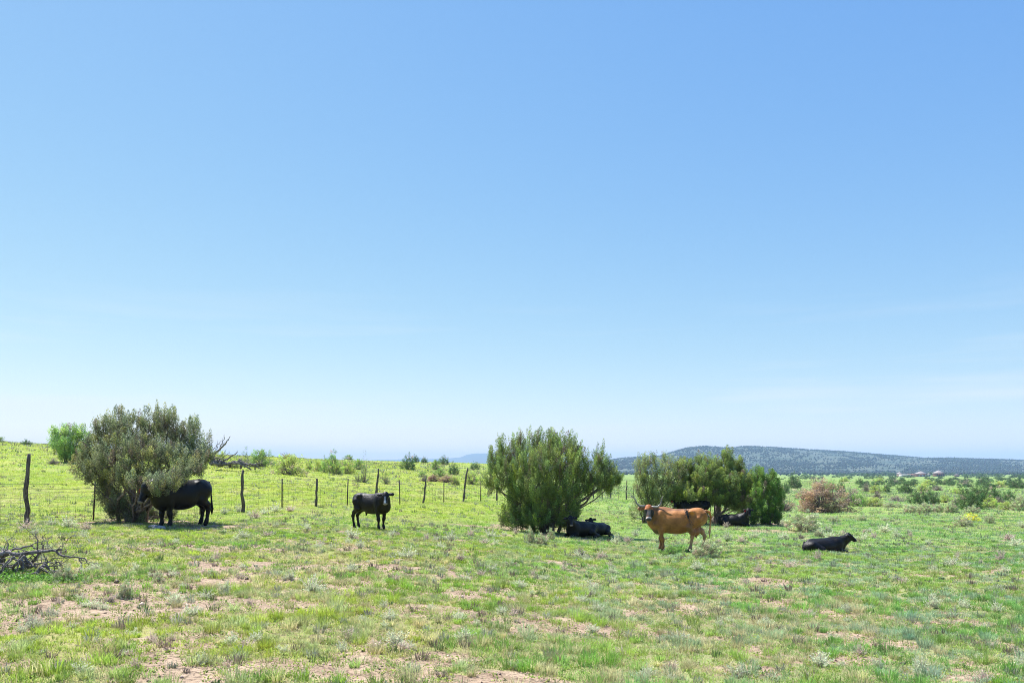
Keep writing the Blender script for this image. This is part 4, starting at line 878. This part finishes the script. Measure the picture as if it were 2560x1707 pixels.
def coat(name, spec=.45, rough=.45, bump=.25, sheen=.0):
    m, n, o = new_mat(name); k = n.links.new
    a = n.nodes.new('ShaderNodeAttribute'); a.attribute_name = 'Col'; tc = n.nodes.new('ShaderNodeTexCoord')
    nz = n.nodes.new('ShaderNodeTexNoise'); nz.inputs['Scale'].default_value = 22; nz.inputs['Detail'].default_value = 5
    mp = n.nodes.new('ShaderNodeMapping'); mp.inputs['Scale'].default_value = (.6, 1, 1.6)
    rp = n.nodes.new('ShaderNodeMapRange'); rp.inputs['To Min'].default_value = .75; rp.inputs['To Max'].default_value = 1.25
    hs = n.nodes.new('ShaderNodeHueSaturation'); p = n.nodes.new('ShaderNodeBsdfPrincipled'); p.inputs['Roughness'].default_value = rough; p.inputs['Specular IOR Level'].default_value = spec
    p.inputs['Sheen Weight'].default_value = sheen; p.inputs['Sheen Roughness'].default_value = .4
    b = n.nodes.new('ShaderNodeBump'); b.inputs['Strength'].default_value = bump; b.inputs['Distance'].default_value = .03
    k(tc.outputs['Object'], mp.inputs[0]); k(mp.outputs[0], nz.inputs['Vector']); k(nz.outputs['Fac'], rp.inputs[0]); k(rp.outputs[0], hs.inputs['Value']); k(a.outputs['Color'], hs.inputs['Color'])
    k(hs.outputs[0], p.inputs['Base Color']); k(nz.outputs['Fac'], b.inputs['Height']); k(b.outputs[0], p.inputs['Normal']); k(p.outputs[0], o.inputs[0]); return m
M_black = coat('black_coat', .24, .48, .4, .0); M_tan = coat('tan_coat', .3, .55, .15, .1)
M_eye = noise_mat('eye_black', (.005, .004, .004), (.01, .008, .008), (9, 9, 9), rough=.1, bump=0, spec=.8)
M_horn = noise_mat('horn', (.16, .14, .13), (.42, .38, .34), (4, 4, 4), rough=.35, bump=.1)
M_red = noise_mat('red_plastic', (.42, .02, .02), (.5, .04, .03), (9, 9, 9), rough=.5, bump=0)
M_thorn = noise_mat('dried_burr', (.03, .026, .024), (.10, .09, .085), (30, 30, 30))
def finish(root, B, H, h, mat, colf, eyes=True, tagside=None):
    V, Q = B.build(h); C_ = colf(V, H); mesh('body', V, Q, mat, root, col=C_, smooth=True)
    for e in (1, -1):
        c = H['X'](.148, e*.119, .038); mb = MB(); r_ = .018*H['s']; mb.add(c+ico_v*r_*np.array([1, 1, 1.2]), ico_t); mb.build('eye', M_eye, root, smooth=True)
    if tagside:
        c = H['X'](.06, tagside*.21, -.03)-np.array([0, 0, .06])+(-0.04)*0; n_ = H['U']; S_ = H['S']; mb = MB()
        cc = c+n_*.035; pts = [cc+S_*a_*.045+np.array([0, 0, b_*.05])+n_*t for t in (0, .008) for a_, b_ in ((-1, -1), (1, -1), (.8, .6), (.2, 1.1), (-.2, 1.1), (-.8, .6))]
        T = [(0,1,2),(0,2,3),(0,3,4),(0,4,5),(6,8,7),(6,9,8),(6,10,9),(6,11,10)]+[t for i in range(6) for t in ((i, (i+1) % 6, (i+1) % 6+6), (i, (i+1) % 6+6, i+6))]
        mb.add(pts, T); mb.build('ear_tag', M_red, root)
def black_col(muzzle=(.10, .085, .09), blaze=0):
    def f(V, H):
        g_ = np.random.default_rng(1); C_ = np.tile(np.array([.0048, .0044, .0048]), (len(V), 1)); q = (V-H['P'])/H['s']; d_ = q@H['D']/.91; l = np.abs(q@H['S']); u = q@H['U']
        hd = (np.hypot(l, u) < .17)
        x, y, z = V.T; C_ *= (.5+1.3*fbm(x*4, (z+y)*5, 81, 3)**1.5*1.6)[:, None]*np.array([1.12, 1.0, .92]); mz = hd & (d_ > .455) & (d_ < .56); C_[mz] = muzzle
        if blaze: C_[hd & (d_ > .20) & (d_ < .46) & (l < .018+.02*(d_ > .36)) & (u > .02)] = (.5, .5, .52)
        return C_
    return f
def torso(B, fat=1.0, dz=0.0, sp=1.17):
    B.el((.42, 0, .92+dz), (.40, .255*fat, .375), .1); B.el((.02, 0, .92+dz), (.56, .315*fat, .355*fat**.5), .1); B.el((-.38, 0, .99+dz), (.40, .275*fat, .29), .1)
    B.el((-.64, 0, 1.03+dz), (.27, .25, .265), .1); B.el((.70, 0, .84+dz), (.17, .14, .24), .1); B.el((.40, 0, 1.17+dz), (.30, .09, .13), .1); B.el((-.1, 0, sp+dz), (.6, .10, .08), .1)
    for e in (1, -1):
        B.el((-.43, e*.20, 1.19+dz), (.10, .07, .07), .08); B.el((.47, e*.17, .95+dz), (.17, .11, .30), .08)
def legs_standing(B, fr, fl, rr, rl, thick=1.0, kf=.05):
    """hoof (x,y) for front right/left, rear right/left (y>0 = left)"""
    for (hx, hy), e in ((fr, -1), (fl, 1)):
        B.chain([((.50, e*.17, .86), .125*thick), ((.45, e*.17, .66), .095*thick), ((.5*(.47+hx), .5*(e*.16+hy), .40), .058*thick), ((hx, hy, .36), .054*thick), ((hx-.01, hy, .15), .037*thick), ((hx+.005, hy, .10), .044*thick), ((hx+.03, hy, .035), .05*thick)], kf)
    for (hx, hy), e in ((rr, -1), (rl, 1)):
        sx = -.50+(hx+.66)*.45
        B.chain([((-.62, e*.15, .98), .19*thick), ((sx, e*.17, .74), .135*thick), ((.5*(sx-.10+hx)-.04, .5*(e*.17+hy), .60), .085*thick), ((hx-.07, hy, .46), .058*thick), ((hx-.02, hy, .16), .038*thick), ((hx+.0, hy, .10), .045*thick), ((hx+.03, hy, .035), .05*thick)], kf)
def tail(B, pts): B.chain(pts, .02)
def place(root, px, d, rz, s): root.location = ((px-CX)*d/F, d, float(gz((px-CX)*d/F, d))-.0); root.rotation_euler = (0, 0, rz); root.scale = (s, s, s)

def inlocal(rz, v):   # world direction -> local of object rotated rz
    c, s_ = math.cos(-rz), math.sin(-rz); return np.array([v[0]*c-v[1]*s_, v[0]*s_+v[1]*c, v[2]])

#BROWN COW
rz = R(180-17); root = empty('cow'); tag(root, 'horned tan-brown cow standing side-on, looking at the camera', 'cow')
place(root, 1692, 24.0, rz, 1.0)
B = Body(); torso(B, .95, 0, 1.125); B.el((-.60, 0, 1.20), (.20, .15, .10), .08); B.el((.02, 0, .85), (.52, .28, .34), .1); B.el((.55, 0, .80), (.28, .19, .30), .1); legs_standing(B, (.50, -.11), (.40, .13), (-.74, -.16), (-.40, .17), .86)
for e in (1, -1):
    B.cut((-.24, e*.37, 1.10), (.13, .09, .10), .07); B.cut((-.62, e*.33, 1.13), (.09, .07, .06), .07); B.cut((.70, e*.30, 1.02), (.07, .10, .22), .08); B.cut((.30, e*.38, 1.10), (.06, .08, .14), .07)
B.cut((.98, 0, .58), (.26, .4, .20), .1); B.el((.76, .05, .98), (.09, .06, .22), .09); B.el((.44, 0, 1.19), (.24, .07, .12), .06)
for e in (1, -1):
    B.el((.46, e*.20, .98), (.10, .10, .26), .03); B.el((.55, e*.22, .82), (.12, .07, .10), .04); B.cut((-.02, e*.42, 1.12), (.30, .12, .07), .08); B.cut((-.30, e*.30, .62), (.14, .12, .07), .07)
# sunken flank shapes: hip bones, udder, dewlap
for e in (1, -1): B.el((-.44, e*.26, 1.20), (.075, .05, .045), .035); B.el((-.82, e*.12, 1.13), (.06, .05, .06), .06)
B.el((-.52, 0, .60), (.17, .13, .15), .08)
for e in (1, -1):
    B.rc((-.47, e*.05, .5), (-.46, e*.05, .42), .025, .018, .02); B.rc((-.57, e*.05, .5), (-.57, e*.05, .42), .025, .018, .02)
HD = inlocal(rz, np.array([-.06, -.50, -.86])); HS = inlocal(rz, np.array([1.0, 0.0, 0])); HP = np.array([.82, .22, 1.335])
B.chain([((.50, 0, 1.00), .27), ((.66, .07, 1.09), .21), ((.78, .17, 1.22), .14)], .1, (1, .8, 1)); B.chain([((.66, 0, .76), .14), ((.75, .08, .94), .11), ((.80, .18, 1.12), .07)], .08)
H = head(B, HP, HD, HS, .16, s=1.02, eardroop=.22)
tail(B, [((-.86, 0, 1.22), .045), ((-.96, 0, 1.19), .032), ((-1.0, -.01, 1.05), .024), ((-.98, -.03, .8), .022), ((-.96, -.04, .62), .03), ((-.95, -.04, .42), .012)])
def tan_col(V, H):
    g_ = np.random.default_rng(2); base = np.array([.44, .170, .040]); C_ = np.tile(base, (len(V), 1)); x, y, z = V.T
    def mixc(c, w_):
        C_[:] = C_*(1-w_[:, None])+np.array(c)*w_[:, None]
    mixc((.22, .090, .040), sst(1.12, .72, z)*.8)                       # shade of the lower flank and belly painted into the coat
    mixc((.50, .30, .15), sst(-.62, -.9, x)*sst(1.1, .6, z)*.9)        # pale rear thighs
    mixc((.46, .30, .19), sst(.55, .3, z)*sst(-.2, -.5, x)*.6)
    mixc((.14, .08, .05), .55*sst(.14, .03, np.abs(x+.40))*sst(.92, .75, z)*sst(.5, .62, z)*sst(.1, .2, np.abs(y)))  # shading at the flank fold put into the coat colour
    mixc((.05, .035, .03), sst(.03, .09, x-.47+.0*z)*sst(.72, .60, z)*(x > .3)*.85)        # dark front of forelegs
    mixc((.13, .06, .035), sst(.30, .04, np.hypot(x-.68, (z-1.0)*.8))*.75*(x > .3))           # dark neck and shoulder
    mixc((.06, .04, .03), (z < .07)*1.0)
    q = (V-H['P'])/H['s']; d_ = q@H['D']/.91; l = q@H['S']; u = q@H['U']; hd = (np.hypot(l, u) < .16) & (d_ > -.08) & (d_ < .56)
    hdf = hd.astype(float)
    mixc((.46, .13, .03), hdf*sst(.14, .04, d_)); mixc((.26, .20, .17), hdf*sst(.14, .2, d_)*sst(.40, .3, d_)); mixc((.035, .03, .03), hdf*sst(.03, .06, np.abs(l))*sst(.12, .16, d_)*sst(.4, .34, d_))
    mixc((.6, .52, .46), hdf*sst(.38, .41, d_)*(d_ < .455)); mixc((.05, .04, .04), hdf*sst(.43, .455, d_)*(u > -.04))
    ear = (np.abs(l) > .12) & (d_ > -.1) & (d_ < .14) & (np.abs(u) < .14); mixc((.16, .07, .03), ear*.7)
    fn = fbm(x*5+3, (z+y)*6, 71, 4)*.7+fbm(x*16, (z-y)*9, 75, 3)*.3
    C_ *= (.25+1.5*fn)[:, None]*np.array([1.0, 1.0, 1.0])
    return np.clip(C_*(1+g_.normal(0, .04, (len(V), 1))), .004, 1)
finish(root, B, H, .0135, M_tan, tan_col)
for e in (1, -1):
    X_ = H['X']; up = np.array([0, 0, 1.0]); b0 = X_(.0, e*.07, 0); S_ = H['S']*e
    P = np.array([b0, b0+S_*.12-up*.0, b0+S_*.22+up*.02, b0+S_*.29+up*.09, b0+S_*.315+up*.18, b0+S_*(.33 if e == 1 else .40)+up*.27, b0+S_*(.36 if e == 1 else .47)+up*.34])
    V, T = tube(P, [.040, .036, .031, .026, .020, .013, .004], 9); mesh('horn', V, T, M_horn, root, smooth=True)
# burr-tangled tail switch thrown over the near hip
mb = MB(); g = np.random.default_rng(8)
nearside = 1 if inlocal(rz, np.array([0, -1.0, 0]))[1] > 0 else -1
for i in range(15):
    a_ = np.array([-.30+g.normal(0, .03), nearside*(.20+.03*g.random()), 1.27+g.normal(0, .012)]); e = np.array([-.38+g.normal(0, .06), nearside*.325, .98+g.normal(0, .07)])
    mid = np.array([-.33+g.normal(0, .04), nearside*.325, 1.14]); t = np.linspace(0, 1, 7)[:, None]; P = (1-t)**2*a_+2*t*(1-t)*mid+t*t*e+g.normal(0, .008, (7, 3))
    V, T = tube(P, np.linspace(.008, .004, 7), 4); mb.add(V, T)
mb.build('burr_tangle', M_thorn, root)

#BULL
rz = R(180+55); root = empty('bull'); tag(root, 'heavy black bull standing under the tallest juniper, head low among its leaves', 'bull'); place(root, 453, 23.8, rz, 1.07)
B = Body(); torso(B, 1.12); B.el((.45, 0, 1.20), (.34, .14, .17), .1); B.el((.0, 0, .80), (.55, .34, .34), .1); B.el((.5, 0, .75), (.34, .25, .30), .1); B.el((-.55, 0, .98), (.34, .31, .30), .1)
legs_standing(B, (.50, -.14), (.44, .17), (-.74, -.18), (-.66, .19), 1.12); B.el((-.22, 0, .60), (.12, .05, .07), .06); B.el((-.52, 0, .66), (.08, .08, .10), .05)
HD = inlocal(rz, np.array([-.22, -.40, -.85])); HS = inlocal(rz, np.array([.88, -.47, 0])); HP = np.array([.93, -.12, 1.13])
B.chain([((.52, 0, 1.02), .34), ((.76, -.04, 1.07), .26), ((.93, -.09, 1.10), .18)], .12, (1, .85, 1)); H = head(B, HP, HD, HS, .14, s=1.1)
tail(B, [((-.86, 0, 1.2), .05), ((-.92, 0, 1.1), .03), ((-.94, .02, .8), .022), ((-.94, .03, .6), .03), ((-.95, .03, .45), .045), ((-.95, .03, .28), .015)])
finish(root, B, H, .016, M_black, black_col((.13, .11, .125)), tagside=-1)

#CALF with white blaze
rz = R(-36); root = empty('calf'); tag(root, 'young black steer with white nose mark, standing alone in the open', 'calf'); place(root, 930, 24.6, rz, .86)
B = Body(); torso(B, .84); legs_standing(B, (.50, -.16), (.42, .16), (-.74, -.17), (-.86, .16), .88); B.el((.02, 0, .84), (.50, .22, .30), .1); B.rc((-.28, 0, .56), (-.30, 0, .48), .04, .02, .05)
HD = inlocal(rz, np.array([.05, -.50, -.86])); HS = inlocal(rz, np.array([1.0, 0, 0])); HP = np.array([.86, -.18, 1.31])
B.chain([((.52, 0, 1.0), .26), ((.72, -.08, 1.10), .18), ((.82, -.15, 1.2), .12)], .1, (1, .85, 1)); B.chain([((.70, 0, .80), .13), ((.80, -.12, 1.05), .09)], .08)
H = head(B, HP, HD, HS, .15, s=.98, eardroop=.1)
tail(B, [((-.86, 0, 1.2), .045), ((-.93, 0, 1.05), .026), ((-.93, .0, .7), .02), ((-.93, 0, .45), .03), ((-.93, 0, .3), .01)])
finish(root, B, H, .0145, M_black, black_col((.22, .19, .2), 1))

#STANDING BLACK COW behind
rz = R(180-25); root = empty('cow'); tag(root, 'black cow standing half hidden behind the brown cow, in tree shade', 'cow'); place(root, 1732, 40.6, rz, .95)
B = Body(); torso(B, 1.0); legs_standing(B, (.50, -.14), (.45, .15), (-.66, -.15), (-.6, .16))
HD = inlocal(rz, np.array([-.2, -.45, -.86])); HS = inlocal(rz, np.array([1.0, -.1, 0])); HP = np.array([.86, .16, 1.28])
B.chain([((.52, 0, 1.0), .27), ((.72, .06, 1.10), .19), ((.82, .12, 1.18), .13)], .1, (1, .85, 1)); H = head(B, HP, HD, HS, .15)
tail(B, [((-.86, 0, 1.2), .045), ((-.93, 0, 1.05), .026), ((-.93, .0, .7), .02), ((-.93, 0, .4), .03)])
finish(root, B, H, .022, M_black, black_col(), tagside=-1)

def lying(B, roll=1, fat=1.0):
    """sternal recumbency; roll=+1: hind legs out to the animal's left"""
    dz = -.50
    B.el((.40, 0, .92+dz), (.42, .28*fat, .36), .1); B.el((-.02, roll*.03, .88+dz), (.56, .37*fat, .34), .1); B.el((-.42, roll*.05, .86+dz), (.40, .32, .31), .1); B.el((-.66, roll*.05, .82+dz), (.25, .28, .28), .1)
    B.el((.70, 0, .80+dz), (.17, .15, .24), .1); B.el((.40, 0, 1.15+dz), (.30, .09, .13), .1); B.el((-.1, 0, 1.12+dz), (.6, .10, .09), .1); B.el((-.45, roll*-.05, 1.10+dz), (.2, .12, .08), .1)
    for e in (1, -1):
        B.el((.48, e*.19, .42), (.17, .11, .28), .08)
        B.chain([((.52, e*.22, .22), .10), ((.82, e*.20, .10), .065), ((.80, e*.20, .06), .055), ((.58, e*.20, .05), .04), ((.50, e*.20, .04), .045)], .04)
    e = roll
    B.chain([((-.58, e*.22, .42), .19), ((-.30, e*.38, .24), .14), ((-.55, e*.42, .12), .08), ((-.70, e*.42, .08), .06), ((-.42, e*.48, .05), .04), ((-.34, e*.5, .04), .045)], .06)
    B.chain([((-.58, -e*.18, .36), .18), ((-.30, -e*.28, .16), .12), ((-.55, -e*.25, .08), .06)], .06)
def lie(name, label, px, d, rz, s, hp, hdir, hs, muz=(.1, .085, .09), roll=1, blaze=0, tagside=None, h=.018, neck=None, es=.15, cat='cow'):
    root = empty(name); tag(root, label, cat); place(root, px, d, rz, s); root.location.z -= (.09 if px > 2000 else .02); B = Body(); lying(B, roll)
    HD = inlocal(rz, np.array(hdir)); HS = inlocal(rz, np.array(hs)); hp = np.array(hp, float)
    m_ = np.array([.55, 0, .55])*.45+(hp+HD*.08-np.array([0, 0, .08]))*.55
    B.chain([((.50, 0, .52), .25), (tuple(m_), .155), (tuple(hp+HD*.06-np.array([0, 0, .06])), .12)], .1); B.chain([((.68, 0, .34), .14), (tuple(hp+HD*.2-np.array([0, 0, .03])), .08)], .08)
    H = head(B, hp, HD, HS, es, s=1.0, eardroop=.15)
    tail(B, [((-.84, 0, .55), .04), ((-.92, roll*.1, .35), .025), ((-.95, roll*.25, .1), .02), ((-.85, roll*.4, .05), .03)])
    finish(root, B, H, h, M_black, black_col(muz, blaze), tagside=tagside); return root
lie('cow', 'black cow lying at the foot of the round juniper, facing the camera', 1452, 28.8, R(-90-48), .80, (.86, .16, .98), (.10, -.55, -.83), (1.0, 0.05, 0), (.24, .19, .19), roll=1, h=.017)
lie('calf', 'black calf lying behind the back of the cow under the round juniper', 1494, 30.2, R(-90-40), .72, (.80, .10, .98), (.12, -.55, -.83), (1.0, .05, 0), roll=1, h=.02, cat='calf')
lie('cow', 'black cow lying in the shade between the two rightmost trees, ears spread', 1834, 39.3, R(-22), .84, (.84, -.05, 1.05), (.04, -.5, -.86), (1.0, 0, 0), tagside=-1, h=.02)
lie('calf', 'sleek black calf lying alone in open sun, facing right', 2060, 24.1, R(8), .77, (.98, 0, .90), (.74, -.14, -.70), (.1, 1.0, 0), roll=-1, h=.0145, cat='calf', es=.12).scale.z = .66

# ------------------------------------------------------------------ haze
mb = MB(); mb.box((-13000, -100, -30), (13000, 12600, 195)); m, n, o = new_mat('air_haze')
pv = n.nodes.new('ShaderNodeVolumePrincipled'); pv.inputs['Color'].default_value = (.48, .73, 1.0, 1); pv.inputs['Density'].default_value = 1.25e-4; pv.inputs['Anisotropy'].default_value = .0
n.links.new(pv.outputs[0], o.inputs['Volume']); hz = mb.build('haze', m); tag(hz, 'thin blue distance haze', 'haze', kind='stuff')
